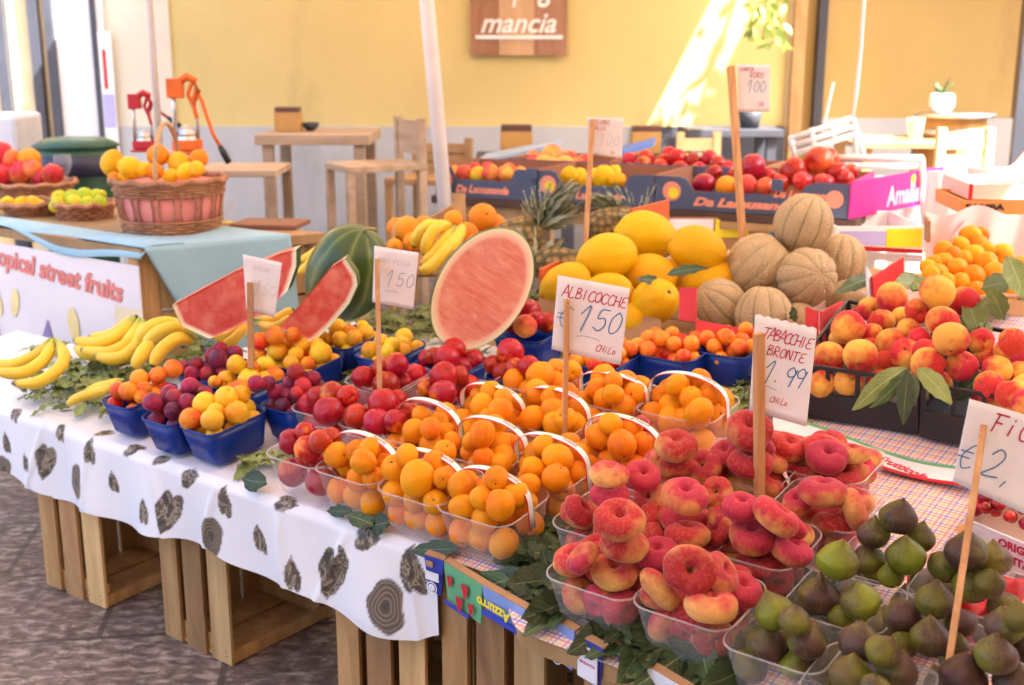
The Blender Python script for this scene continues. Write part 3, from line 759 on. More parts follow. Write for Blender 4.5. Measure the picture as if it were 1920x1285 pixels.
text('chi paga', .2, M_lw, sg, Matrix.Translation((0,-.006, zb+.375)) @ Matrix.Rotation(pi/2, 4, 'X'), shear=.25, sx=.8, bold=.003)
b = MB(); b.box(-.24, .26, -.008, -.002, zb+.09, zb+.112); b.build('underline', M_lw, sg)
# ------------------------------------------------------------------ unseen awnings (shade the stall; edges cut to let a sun strip through)
def mk_awn(name, c, tr):
    g = NT(name); g.set(Base_Color=(*c, 1), Roughness=.8); ts = g.n('BsdfTranslucent'); ts.inputs[0].default_value = (*tr, 1)
    mx = g.n('MixShader'); mx.inputs[0].default_value = .4; g.l(g.b.outputs[0], mx.inputs[1]); g.l(ts.outputs[0], mx.inputs[2]); g.l(mx.outputs[0], g.out.inputs[0]); return g.m
AZ = 2.5
def awning(name, pts, m, label):
    root = empty('awning', label, 'awning', Vector((sum(p[0] for p in pts)/len(pts), sum(p[1] for p in pts)/len(pts), AZ)), 'awnings over the market stall')
    b = MB(); q = [Vector((*p, AZ))-root.location for p in pts]
    b.add(q, [tuple(range(len(q)))]); b.build('canopy', m, root, solid=.004)
    f = MB()
    for i in range(len(q)):
        p0, p1 = q[i], q[(i+1) % len(q)]; f.tube([p0+Vector((0,0,-.03)), p1+Vector((0,0,-.03))], .02, 8)
    f.build('rod', M_whmetal, root); return root
def sunback(P): return P - SUND*((AZ-P.z)/-SUND.z)*1.0 if False else P + (-SUND)*((AZ-P.z)/(-SUND.z))
awning('near', [(1.56,6.95), (1.7,6.61), (1.82,6.32), (2.3,4.9), (2.42,2.6), (3.2,1.6), (5.5,-2.6), (-1.5,-2.6), (-1.9,6.95)], mk_awn('cream awning cloth', (.8,.76,.7), (.78,.66,.58)), 'large cream cloth awning stretched over the fruit stall')
def opp(name, label, x0, x1, y0, y1, h=9):  # unseen blocks added to cut sky light from behind and the right
    root = empty('building', label, 'building', Vector(((x0+x1)/2, (y0+y1)/2, 0)), 'buildings across the lane'); c_ = root.location
    b = MB(); b.box(x0-c_.x, x1-c_.x, y0-c_.y, y1-c_.y, 0, h); b.build('wall', M_ochre, root)
    b = MB(); b.box(x0-c_.x-.05, x1-c_.x+.05, y0-c_.y-.05, y1-c_.y+.05, h+.001, h+.3); b.build('roof', M_dark, root)
opp('behind', 'ochre building across the lane behind the viewer', -3, 9, -9, -5)
opp('right', 'ochre building closing the lane on the right side', 6.2, 9, -4.8, 3.5, 3.2)
awning('far', [(1.86,6.95), (2.02,6.61), (2.16,6.32), (3.97,5.56), (6.21,4.65), (7.5,4.3), (7.5,6.95)], mk_awn('sand awning cloth', (.75,.72,.66), (.7,.62,.52)), 'small sand cloth awning along the wall behind the stall')  # out-of-view canopy added to bound the sun strip on the wall
# ------------------------------------------------------------------ stall: crates, boards, cloths
def crate(Mx, label, flip=False):
    """wooden fruit crate standing on one end, open toward +x; x along the stall edge, y inward"""
    wx, dy, h = .285, .225, .44
    root = empty('wooden_crate', label, 'crate', Mx, 'wooden crates propping up the stall')
    rnd = random.Random(label)
    def panel(name, y0, y1):
        b = MB(); n = 3; g = .012
        for i in range(n):
            x0 = -wx+i*(wx/n)+g*.5*(i > 0)+rnd.uniform(0,.004); x1 = -wx+(i+1)*(wx/n)-g*.5*(i < n-1)
            b.box(x0, x1, y0, y1, rnd.uniform(0,.004), h-rnd.uniform(0,.004))
        return b.build(name, M_wood, root, bevel=.0015)
    return root, wx, dy, h, rnd
def make_crate(label, Mx):
    # local: x = depth inward of the slatted face direction; the slatted face lies along +X (edge), open side toward +X end
    W_, Dp, Hh = .235, .30, .44   # W_: along the edge; Dp: inward
    root = empty('wooden_crate', label, 'crate', Mx, 'wooden crates propping up the stall'); rnd = random.Random(label)
    def slats(name, mk):
        b = MB(); mk(b); return b.build(name, [M_wood, M_dark, M_wood2, M_wood3], root, bevel=.001)
    def side(y0):
        def mk(b):
            e = [0, .072, .158, W_]; gap = [.010, .014]
            for i in range(3):
                b.box(e[i]+(.010 if i else 0)+rnd.uniform(0,.002), e[i+1]-(.011 if i < 2 else 0), y0, y0+.008, rnd.uniform(0,.004), Hh-rnd.uniform(0,.005), rnd.choice((0,2,3)))
                for zz in (.018, .03, Hh-.02):
                    for xx in (e[i]+.014, e[i+1]-.018): b.box(xx, xx+.003, y0-.0006, y0-.0001, zz, zz+.003, 1)
        return mk
    slats('side_panel', side(0)); slats('side_panel', side(Dp-.008))
    def base(b):
        n = 4
        for i in range(n): b.box(0, .006, .0085+(Dp-.017)*i/n+.004, .0085+(Dp-.017)*(i+1)/n-.004, .002, Hh-.002)
    slats('base_panel', base)
    def end(z0):
        def mk(b):
            b.box(.007, W_*.42, .0085, Dp-.0085, z0, z0+.009); b.box(W_*.47, W_-.002, .0085, Dp-.0085, z0, z0+.009)
            b.box(W_-.014, W_-.001, .009, Dp-.009, z0+.0095, z0+.028)
        return mk
    slats('end_panel', end(0.003)); slats('end_panel', end(Hh-.03))
    for (y) in (.0095, Dp-.0265):
        for z in (.013, Hh-.08):
            b = MB(); b.box(.007, W_-.015, y, y+.017, z, z+.05 if z > .1 else z+.04); b.build('corner_post', M_wood, root, bevel=.001)
    return root
def gM(px, py, yaw=0):
    P = at(px, py, 0); x = _u; y = _n
    return Matrix.Translation(P) @ Matrix((x, y, Vector((0,0,1)))).transposed().to_4x4() @ Matrix.Rotation(yaw, 4, 'Z')
cr1 = make_crate('leftmost standing crate under the white patterned tablecloth, open to the right', gM(88, 1098, .06))
cr2 = copy_tree(cr1, gM(311, 1192, .0), 'second standing crate from the left, open side showing its empty inside')
P2 = gM(311, 1192).translation; stp = (P2-gM(88, 1098).translation)
def gP(P, yaw=0): return Matrix.Translation(P) @ Matrix((_u, _n, Vector((0,0,1)))).transposed().to_4x4() @ Matrix.Rotation(yaw, 4, 'Z')
copy_tree(cr1, gP(at(637, 1345, 0)), 'crate under the right end of the white tablecloth, cut by the bottom of the photo')
copy_tree(cr1, gP(at(832, 1450, 0), -.03), 'crate of wide weathered slats below the blue printed cardboard')
copy_tree(cr1, gP(at(1090, 1560, 0), -.03), 'shaded crate below the white and blue carton flap')
copy_tree(cr1, gP(at(637, 1345, 0)+_n*.5+_u*.15, .1), 'crate set back in the shade behind the front row under the tablecloth')
copy_tree(cr1, gP(at(832, 1450, 0)+_n*.5+_u*.2, -.1), 'crate set back in the shade behind the front row under the cardboard')
# boards
b = MB()
b.box(-1.75, -.95, .02, .33, -.045, -.016)
for i in range(3): b.box(-.94, 1.5, .02+i*.3, .31+i*.3, -.045, -.016)
def T0(s): f = max(0, min(1, (s-.36)/.16)); return -.02-.11*f*f*(3-2*f)
fs_ = [.245+(1.5-.245)*i/30 for i in range(31)]; fv_ = [(x, T0(x)+.006, z) for z in (-.045, -.016) for x in fs_]+[(x, .018, z) for z in (-.045, -.016) for x in fs_]
b.add(fv_, [q for i in range(30) for q in ((i, i+1, 31+i+1, 31+i), (31+i, 32+i, 93+i+1, 93+i), (62+i, 93+i, 94+i, 63+i), (i, 62+i, 63+i, i+1))])
for i in range(3): b.box(-.3, 1.5, .921+i*.3, 1.21+i*.3, -.045, -.016)
b.build('table_board', M_tan, None, TM(0, 0, 0)); tag(D.objects['table_board'], 'long sloping board top of the fruit stall resting on crates', 'stall table')
# white tablecloth with hearts and log slices
S0, S1, TB, DROP = -1.75, .235, 1.75, .175
def cloth_pt(s, q):
    """q: arc length, 0 at the front edge; negative goes down the drape, positive inward"""
    r = .012
    wv = .006*sin(s*9+1)+.005*sin(s*21+.5)
    if q >= 0: 
        q *= .42+.58*max(0, min(1, (s+1.05)/.25))
        return tw(s, q, -.012+.0015*sin(s*13)*sin(q*11))
    d = -q; a = min(1, d/.02)
    dr = sum(.006*math.exp(-((s-s0-q*k0)/.011)**2) for s0, k0 in ((-1.5,.2),(-1.27,-.3),(-1.02,.4),(-.83,.1),(-.6,-.4),(-.37,.3),(-.18,-.1),(.02,.5),(.16,-.2)))*min(1, d/.05)
    P = tw(s, -.012*a, -.012-max(0, d-.006)*1.0)
    out = _n*(-1)*(.012+ (wv+.012*sin(s*31+q*6)*.5)*min(1, d/.15)+ .03*(d/DROP)*.5)
    P = tw(s, 0, -.012) - _n*(.012*a+dr+ (wv+.010*sin(s*27+q*8)+.012)*min(1, d/.17)) - Vector((0,0,1))*(d if d > .02 else d*.8)
    return P
b = MB(); SS = []; nu = int((S1-S0)/.0045); 
qs = [-DROP+DROP*i/44 for i in range(44)]+[.0+.006*i for i in range(0, 34)]+[.2+.05*i for i in range(1, 14)]
for q in qs:
    for i in range(nu+1):
        s_ = S0+(S1-S0)*i/nu; qq = q
        if q < 0:   # wavy hem, rounded corner on the right
            hem = 1+.06*sin(s_*6.3+1.2)+.03*sin(s_*17); e = S1-s_
            if e < .05: hem *= .9+.1*(e/.05)
            if s_ < -1: hem *= .98
            qq = q*hem
        SS.append((s_, qq))
vs = [cloth_pt(s_, q) for s_, q in SS]
fs = [(j*(nu+1)+i, j*(nu+1)+i+1, (j+1)*(nu+1)+i+1, (j+1)*(nu+1)+i) for j in range(len(qs)-1) for i in range(nu)]
b.add(vs, fs, 0, True)
vals = np.array(vs); dx = vals[:, 0]; dy = vals[:, 1]; dz = vals[:, 2]-CAMZ
dp = dy*cos(PITCH)-dz*sin(PITCH); PX = 960+F*dx/dp; PY = 642.5-F*(dy*sin(PITCH)+dz*cos(PITCH))/dp
SA = np.array(SS); mask = np.zeros(len(vs)); rim_ = np.zeros(len(vs)); kind_ = np.zeros(len(vs))
spots = [(11,827,'h',.05,0),(86,872,'H',.085,0),(143,906,'g',.085,0),(167,845,'h',.05,.1),(212,902,'h',.045,0),(268,958,'h',.05,.1),(315,968,'H',.09,0),(397,1006,'g',.09,0),
 (255,842,'h',.05,1.5),(356,898,'h',.05,1.5),(422,939,'h',.055,.2),(487,1006,'h',.055,0),(548,1072,'h',.06,.1),(621,1085,'H',.1,0),(722,1140,'g',.1,0),(540,942,'h',.05,1.8),(690,1008,'h',.055,1.7),
 (772,1065,'h',.08,.1),(35,770,'h',.05,.1),(114,803,'h',.045,0),(200,812,'h',.04,1.5),(305,860,'h',.04,1.8),(48,866,'h',.04,0),(130,770,'h',.04,1.),(8,880,'g',.07,0),(640,1030,'h',.02,0),
 (70,730,'g',.05,0),(250,770,'g',.04,0)]
for (x, y, kd, sz, rot) in spots:
    i = int(np.argmin((PX-x)**2+(PY-y)**2)); c0 = SA[i]
    a = (SA[:,0]-c0[0])/sz*2; c = (SA[:,1]-c0[1])/sz*2
    ca, sa = cos(rot), sin(rot); a, c = a*ca-c*sa, a*sa+c*ca
    if kd == 'g': dd = np.sqrt((a/.78)**2+(c/1.0)**2)*(1+.09*np.cos(3*np.arctan2(c, a)+x)); 
    else:
        if kd == 'H': a, c = a*1.25-.35*c, -c
        else: a = a*1.25+.3*c
        c2_ = c-.0; xx = np.abs(a); yy = c2_*-.95+.1   # heart pointing up
        dd = np.sqrt(np.maximum(0, xx**2+(yy*1.05-.62*np.sqrt(np.minimum(xx, 1.2)+1e-6))**2))
    dd = dd*(1+.07*np.sin(SA[:,0]*110+x)*np.cos(SA[:,1]*100+y)); m = np.clip((1-dd)/.06+.5, 0, 1); new = m > mask
    mask = np.maximum(mask, m); rim_ = np.where(new, dd, rim_); kind_ = np.where(new, 1.0 if kd == 'g' else 0.0, kind_)
g = NT('printed white cloth')
am = g.n('Attribute', attribute_name='mask').outputs['Fac']; ar = g.n('Attribute', attribute_name='rimd').outputs['Fac']; ak = g.n('Attribute', attribute_name='kindg').outputs['Fac']
uvn = g.n('Attribute', attribute_name='flat').outputs['Vector']
sw = g.noise(uvn, 22, 2, .45, 3.0)
hc = g.ramp(sw, [(.35, (.045,.03,.022)), (.5, (.12,.085,.055)), (.58, (.36,.29,.2)), (.64, (.07,.05,.035))])
rg = g.math('SINE', g.math('ADD', g.math('MULTIPLY', ar, 34), g.math('MULTIPLY', g.noise(uvn, 30, 3), 6)))
lc = g.ramp(rg, [(.0, (.1,.07,.05)), (.6, (.25,.19,.13)), (1, (.18,.14,.1))]); lc = g.mix(lc, (.05,.04,.03), g.ramp(ar, [(.12, 1.0), (.3, 0.0)]))
pc = g.mix(hc, lc, ak); pc = g.mix(pc, (.06,.045,.04), g.ramp(ar, [(.86, 0.0), (.97, .85)]))
g.set(Base_Color=g.mix(g.ramp(g.noise(uvn, 3, 3), [(.3, (.74,.73,.78)), (.7, (.8,.79,.83))]), pc, am), Roughness=.5); g.bump(g.noise(uvn, 7, 3), .35, .01)
me = b.mesh('tablecloth', g.m)
for nm, arr in (('mask', mask), ('rimd', rim_), ('kindg', kind_)):
    A = me.attributes.new(nm, 'FLOAT', 'POINT'); A.data.foreach_set('value', arr.astype(np.float32))
A = me.attributes.new('flat', 'FLOAT_VECTOR', 'POINT'); A.data.foreach_set('vector', np.c_[SA, np.zeros(len(SA))].astype(np.float32).ravel())
tag(link(D.objects.new('tablecloth', me)), 'white oilcloth printed with hearts and log slices hanging over the front edge', 'tablecloth')
# checked cloth on the right half
g = NT('checked cloth'); tc = g.n('TexCoord'); sx = g.n('SeparateXYZ'); wob = g.n('VectorMath', operation='ADD')
g.l(tc.outputs['Object'], sx.inputs[0])
def stripe(ax, per, w_, ph):
    q = g.math('FRACT', g.math('MULTIPLY_ADD', sx.outputs[ax], 1/per, ph)); return g.math('LESS_THAN', q, w_)
col = (.8,.72,.74)
for ax in (0, 1):
    for (ph, cc) in ((0, (.15,.2,.6)), (.33, (.75,.2,.2)), (.66, (.8,.55,.2))): col = g.mix(col, cc, g.math('MULTIPLY', stripe(ax, .027, .13, ph), .75))
fl = g.n('TexVoronoi'); fl.inputs['Scale'].default_value = 6; g.l(tc.outputs['Object'], fl.inputs[0])
col = g.mix(col, (.55,.28,.05), g.ramp(fl.outputs[0], [(.15, .85), (.2, 0.0)]))
g.set(Base_Color=col, Roughness=.6)
def T0(s): f = max(0, min(1, (s-.36)/.16)); return -.02-.11*f*f*(3-2*f)
def ck(u, v): s_ = S1+.001+u*1.35; t0 = T0(s_); return (s_, t0+v*(1.65-t0), -.009+.002*sin(u*30)*sin(v*21))
b = MB(); b.grid(ck, 90, 70)
b.build('checked_cloth', g.m, None, TM(0,0,0)); tag(D.objects['checked_cloth'], 'checked cloth with orange flowers under the peach crates and fig punnets', 'tablecloth')
# printed cardboard sheets along the front edge on the right
def carton(px0, py0, px1, py1, drop, c, label, prints, top=.012, z=.452):
    P0, P1 = at(px0, py0, z), at(px1, py1, z); L = (P1-P0).length; Mx = frame(P0, P1); root = empty('carton_sheet', label, 'cardboard', Mx, 'flattened printed cartons along the stall edge')
    b = MB(); n = 12
    b.add([(0,0,0),(L,0,0),(L-.01,.004,-drop),(.006,.004,-drop*.94)], [(0,3,2,1)]); b.add([(0,0,.0003),(L,0,.0003),(L,top,.004),(0,top,.004)], [(0,1,2,3)], 1)
    b.build('sheet', [c, M_brown], root, solid=.003); R = Matrix.Rotation(pi/2, 4, 'X')
    for pr in prints:
        if pr[0] == 't': text(pr[1], pr[4], pr[5], root, Matrix.Translation((pr[2]*L, -.005, -pr[3]*drop)) @ R @ Matrix.Rotation(pr[6], 4, 'Z'), shear=.15, bold=pr[4]*.03)
        elif pr[0] == 'b':
            q = MB(); q.box(pr[1]*L, pr[2]*L, -.0048, -.0030, -pr[4]*drop, -pr[3]*drop); q.build('print', pr[5], root)
        elif pr[0] == 'd':
            q = MB(); q.lathe([(pr[3]*.8, 0), (pr[3], 0)], 28, 0); q.lathe([(0.0001, 0), (pr[3]*.62, 0)], 28, 0); o = q.build('print', pr[4], root, solid=.0004); o.matrix_local = Matrix.Translation((pr[1]*L, -.0051, -pr[2]*drop)) @ R
        elif pr[0] == 'f':   # strawberries
            q = MB()
            for (a_, c_, r_) in pr[1]:
                q.grid(lambda u, v: (a_*L+r_*(1-.75*v**1.5)*cos(0)*(u-.5)*2, -.0052, -c_*drop-r_*2.3*(v-.4)), 8, 8)
            q.build('print', M_redp, root)
    return root
M_bl = plain('blue print', (.03,.05,.42), .4); M_lb = plain('light blue print', (.22,.33,.7), .45); M_gr = plain('green print', (.12,.4,.2), .5); M_ye = plain('yellow print', (.85,.7,.02), .5)
M_pw = plain('white print', (.75,.75,.82), .5)
carton(796, 1040, 832, 1052, .07, M_bl, 'dark blue carton corner with a round white recycling mark', [('b', .12, .8, .38, .6, M_pw), ('d', .45, .8, .012, M_pw), ('b', .15, .5, .1, .25, M_brown)])
carton(833, 1053, 905, 1098, .075, M_gr, 'green carton piece printed with red strawberries', [('f', [(.2,.35,.009), (.6,.35,.011), (.45,.75,.011), (.75,.7,.009)]), ('b', .05, .7, .9, 1.0, M_bl)])
carton(905, 1098, 1018, 1162, .05, M_lb, 'light blue carton piece with upside down yellow lettering', [('t', 'Nostro Azzurro', .5, .55, .026, M_ye, pi), ('b', 0.02, .98, .78, .97, M_bl)])
carton(1020, 1150, 1078, 1185, .07, M_lb, 'pale blue carton corner with a white text panel and round mark', [('b', .1, .75, .25, .62, M_pw), ('d', .5, .82, .012, M_pw), ('t', 'CONTENT', .45, .35, .006, M_bl, 0), ('t', 'GROSS', .4, .5, .006, M_bl, 0)])
carton(1080, 1190, 1132, 1218, .07, M_bl, 'dark blue carton flap with a white panel of small print', [('b', .15, .85, .12, .88, M_pw), ('t', 'IMPORTED', .5, .3, .006, M_ink_r, 0), ('t', 'PRODOTTO', .5, .5, .006, M_ink_r, 0)])
carton(1133, 1196, 1165, 1212, .06, M_pw, 'white carton flap with small grey print next to the dark leaf', [('t', 'ITALIA', .5, .4, .006, M_bl, 0)])
carton(1215, 1250, 1350, 1330, .08, M_pw, 'white carton with a red and green fruit print under the hanging leaves', [('t', 'fan', .35, .35, .03, M_ink_r, pi), ('b', .0, .2, .3, .9, M_gr), ('t', 'g', .75, .5, .03, M_ink_r, pi)])
# ------------------------------------------------------------------ juice cart at the left
CZ = .76
c0, cL, cR = at(265, 468, CZ), at(-60, 418, CZ), at(610, 437, CZ); cL = c0+(cL-c0)*1.35
cart = empty('juice_cart', 'wooden juice cart with a printed white front and plank top', 'cart', Vector((c0.x, c0.y, 0)))
fl = frame(c0, cR); Lr = (cR-c0).length; Ll = (cL-c0).length
loc = Matrix.Translation(-Vector((c0.x, c0.y, 0)))
fr2 = frame(c0, cL)                # x runs left along the banner side, y points away from the camera? check sign
sgn = 1 if (fr2.to_3x3() @ Vector((0,1,0))).dot(cR-c0) > 0 else -1
b = MB(); 
tl = [c0, c0+(cR-c0), c0+(cR-c0)+(cL-c0), cL]
b.add([p-Vector((0,0,.0)) for p in tl]+[p-Vector((0,0,.03)) for p in tl], [(0,1,2,3),(4,7,6,5),(0,4,5,1),(1,5,6,2),(2,6,7,3),(3,7,4,0)]); b.build('top', M_tan, cart, loc @ Matrix.Identity(4)).matrix_local = loc
b = MB(); nR = (cR-c0).normalized(); nL = (cL-c0).normalized(); dn = Vector((0,0,-1))
def slab(b, P, A, B, C, m=0): b.add([P, P+A, P+A+B, P+B, P+C, P+A+C, P+A+B+C, P+B+C], [(0,3,2,1),(4,5,6,7),(0,1,5,4),(1,2,6,5),(2,3,7,6),(3,0,4,7)], m)
for i in range(4): slab(b, c0+dn*(.035+i*.16)+nR*.06+nL*.02, (cR-c0)-nR*.1, dn*.15, nL*.02, 0)
b.build('side_boards', M_tan, cart).matrix_local = loc
for P in (c0+nL*.02+nR*.001, cR-nR*.06+nL*.02, c0+nL*(Ll-.1)+nR*.02):
    b = MB(); slab(b, P+dn*.031, nR*.055, dn*(CZ-.035), nL*.05); b.build('corner_post', M_wood, cart).matrix_local = loc
b = MB(); slab(b, c0+dn*.05+nL*.015-nR*.004, nL*(Ll-.02), dn*.55, nR*.004)
bp = plain('banner white', (.78,.72,.74), .5, .04, 3); bo = b.build('banner', bp, cart); bo.matrix_local = loc
# banner frame: x along the banner to the viewer's right, y up, z out toward the viewer
Xb = -nL; Zb = Xb.cross(Vector((0,0,1)))
BM = loc @ Matrix.Translation(c0-nR*.0065+dn*.05) @ Matrix((Xb, Vector((0,0,1)), Zb)).transposed().to_4x4()
t_ = text('tropical street fruits', .085, plain('coral banner lettering', (.72,.2,.17), .6), bo, None, shear=.2, align='RIGHT', bold=.003, sx=1.15)
t_.parent = cart; t_.matrix_local = BM @ Matrix.Translation((-.1, -.09, .001)) @ Matrix.Rotation(radians(-4), 4, 'Z') @ Matrix.Diagonal((1.05,1,1,1))
def blob(pts, m, nm='print'):
    q = MB(); q.add([(x, y, .0008) for x, y in pts], [tuple(range(len(pts)))]); o = q.build(nm, m, cart); o.matrix_local = BM; return o
def ell(cx, cy, rx, ry, rot=0, n=24, wob=0): return [(cx+rx*cos(a)*cos(rot)*(1+wob*sin(3*a))-ry*sin(a)*sin(rot), cy+rx*cos(a)*sin(rot)+ry*sin(a)*cos(rot)*(1+wob*sin(2*a))) for a in [2*pi*i/n for i in range(n)]]
pk, py_, pg, pt, pp = plain('pink fruit print', (.6,.03,.22), .5), plain('yellow fruit print', (.85,.68,.3), .5), plain('grey green leaf print', (.35,.45,.33), .5), plain('peach fruit print', (.85,.5,.38), .5), plain('purple print', (.25,.18,.4), .5)
blob(ell(-.88, -.32, .09, .13, .2, wob=.1), pk); blob(ell(-.78, -.2, .02, .045, .2), py_); blob(ell(-.68, -.19, .022, .05, -.3), py_); blob(ell(-.36, -.22, .03, .055, .1), py_)
blob(ell(-.3, -.35, .075, .095, -.4), pg); blob([(x+.0, y) for x, y in ell(-.24, -.36, .06, .085, -.2)], pt).location.z += 0
blob([(-.55,-.3),(-.5,-.22),(-.46,-.34),(-.5,-.3)], pp); blob([(-.6,-.38),(-.5,-.36),(-.44,-.43),(-.58,-.45)], py_)
blob([(-.14,-.13),(-.005,-.13),(-.005,-.5),(-.16,-.5)], plain('cream banner panel', (.82,.68,.45), .5))
# light blue cloth over the cart corner
M_cloth = plain('light blue cloth', (.3,.5,.6), .75, .08, 3, bump=.15)
def cl(u, v):   # u along the right edge, v from the back of the top over the edge and down
    P = c0-nR*.01+(cR-c0)*(u*.78+.015)
    if v < .45: q = P+nL*(.45-v)/.45*.32*(1-.1*u)+Vector((0,0,.006+.003*sin(u*9)))
    else:
        d = (v-.45)/.55; P = P+(cR-c0)*((1-u)*.26*d); q = P-nL*(.014+.012*sin(u*10)*d+.015*d)+dn*d*(.33+.03*(1-u)) + nR*.02*d+Vector((0,0,.006))
    return q
b = MB(); b.grid(cl, 40, 40); b.build('blue_cloth', M_cloth, None, solid=.002); tag(D.objects['blue_cloth'], 'light blue cloth draped over the corner of the juice cart', 'cloth')
def cl2(u, v): 
    P = c0+nL*(-.01+u*(Ll)) ; e = .04+.03*sin(u*7+.8)+.02*sin(u*17)
    return P+nR*(.12*(1-v))*(1)+Vector((0,0,.01+.012*sin(u*14)*v)) + (nR*(-.012)+dn*.035*(1+.7*sin(u*8)))*(max(0, v-.8)*5)
b = MB(); b.grid(cl2, 60, 14); b.build('blue_cloth', M_cloth, None, solid=.002); tag(D.objects['blue_cloth.001'] if 'blue_cloth.001' in D.objects else D.objects['blue_cloth'], 'light blue runner cloth along the left side of the juice cart top', 'cloth')
def onCart(px, py, k=0): return at(px, py, CZ+k)
def basket(P, r0, r1, h, label, handle=False, lining=None, n=30, tall=1):
    root = empty('wicker_basket', label, 'basket', P, None)
    wk = wood('wicker', (.28,.1,.04), (.52,.25,.12), (1,1,1), 60)
    b = MB()
    rows = int(h/.009); 
    for i in range(rows):
        z = h*(i+.5)/rows; open_ = tall and (.28*h < z < .72*h)
        if open_: continue
        r = r0+(r1-r0)*z/h; pts = [(cos(a)*(r+.003*sin(a*n/2+i*pi)), sin(a)*(r+.003*sin(a*n/2+i*pi)), z) for a in [2*pi*k/60 for k in range(61)]]
        b.tube(pts, .0045, 6, 0, cap=False)
    for k in range(n):
        a = 2*pi*k/n; r = r0; b.tube([(r0*cos(a), r0*sin(a), 0), ((r0+r1)/2*cos(a+.05*(-1)**k), (r0+r1)/2*sin(a+.05*(-1)**k), h/2), (r1*cos(a), r1*sin(a), h)], .0035, 5)
    b.build('weave', wk, root)
    b = MB(); b.tube([(r1*1.02*cos(a), r1*1.02*sin(a), h+.004*sin(a*12)) for a in [2*pi*k/60 for k in range(61)]], .009, 8, cap=False); b.build('rim', wk, root)
    b = MB(); b.lathe([(.001, .004), (r0*.96, .004), (r1*.95, h*.95)], 30); b.build('lining', lining or plain('basket inside', (.16,.07,.03), .8), root)
    if handle:
        b = MB(); b.tube([(.03*cos(a)*.3, -r1*cos(a)*.98*(1 if 1 else 0), h+.17*sin(a)) for a in [pi*k/24 for k in range(25)]], .007, 8)
        b.build('handle', wood('pale wicker', (.5,.3,.14), (.66,.45,.24), (1,1,1), 40), root)
    return root
bk = onCart(297, 446)
basket(bk+Vector((0,.15,0)), .145, .172, .165, 'tall wicker basket with arched handle and pink lining full of lemons and oranges', True, plain('pink lining', (.75,.25,.22), .7))
BK = bk+Vector((0,.15,0))
for i, (px, py, d, kd) in enumerate(((210,305,46,'lemon'),(245,315,46,'lemon'),(296,292,42,'orange'),(337,308,48,'lemon'),(373,298,36,'orange'),(368,318,34,'lemon'),(268,318,30,'lemon'),(290,322,32,'orange'),(320,330,30,'lemon'),(350,322,36,'lemon'),(235,335,30,'lemon'),(215,335,26,'orange'))):
    P = atY(px, py, BK.y+(-.06 if py > 310 else .03)); r = d/2*proj(P)[2]/F
    fruit(kd, P, r, ('bright round lemon' if kd == 'lemon' else 'orange')+' heaped in the tall wicker basket with the arched handle', 'citrus in the tall wicker basket')
P = onCart(140, 416)+Vector((0,.1,0)); basket(P, .085, .1, .05, 'low round wicker basket of limes left of the tall basket', tall=0)
for (px, py, d) in ((112,372,32),(135,372,34),(160,368,32),(108,383,28),(140,380,30),(165,383,30),(188,380,26),(180,368,26),(125,390,20),(150,388,24),(176,385,24),(104,388,24),(190,366,20)):
    Q = atY(px, py, P.y+(.02 if py < 375 else -.05)); fruit('lime', Q, d/2*proj(Q)[2]/F, 'yellow green lime in the low round basket', 'limes in the low round basket')
P = onCart(40, 410)+Vector((0,.12,0)); basket(P, .09, .11, .04, 'flat wicker basket of lemons at the left edge of the cart', tall=0)
for (px, py, d) in ((15,380,26),(38,382,26),(62,380,28),(75,384,22),(0,384,24),(28,386,20)):
    Q = atY(px, py, P.y-.03); fruit('lemon', Q, d/2*proj(Q)[2]/F, 'small yellow lemon in the flat basket at the left edge', 'lemons in the flat basket')
P = onCart(40, 378)+Vector((0,.12,0)); basket(P, .12, .16, .06, 'wide basket of pomegranates behind the flat lemon basket', tall=0)
for (px, py, d, kd) in ((0,290,50,'pomegranate'),(55,300,44,'orange'),(18,298,40,'pomegranate'),(38,325,46,'pomegranate'),(60,318,40,'pomegranate'),(98,328,42,'pomegranate'),(5,328,44,'pomegranate'),(75,332,34,'pomegranate'),(-20,310,50,'pomegranate')):
    Q = atY(px, py, P.y+(0 if py > 310 else .04)); fruit(kd, Q, d/2*proj(Q)[2]/F, ('red pomegranate' if kd[0] == 'p' else 'orange fruit with a red side')+' piled in the wide basket at the left edge', 'pomegranates in the wide basket')
# wine glass, cup, boards on the cart
P = onCart(105, 372)+Vector((0,.1,0)); gl = empty('wine_glass', 'empty stemmed wine glass behind the lime basket', 'glass', P)
b = MB(); b.lathe([(.03,0),(.004,.004),(.0035,.07),(.02,.085),(.034,.12),(.032,.16)], 24); b.build('glass', M_clear, gl)
P = onCart(427, 418); b = MB(); b.lathe([(.022,0),(.024,.0),(.033,.075),(.035,.078)], 24); q = empty('plastic_cup', 'clear plastic cup standing behind the tall wicker basket', 'cup', P); b.build('cup', M_clear, q); b = MB(); b.lathe([(.001,.002),(.022,.002)], 20); b.build('juice', M_ye, q)
P0 = onCart(430, 430); P1 = onCart(565, 433); q = empty('menu_board', 'brown leather menu folder lying on the cart top', 'menu', frame(P0, P1)); b = MB(); b.box(0, .22, 0, .16, .001, .016); b.build('folder', plain('brown leather', (.22,.08,.045), .5), q, bevel=.003)
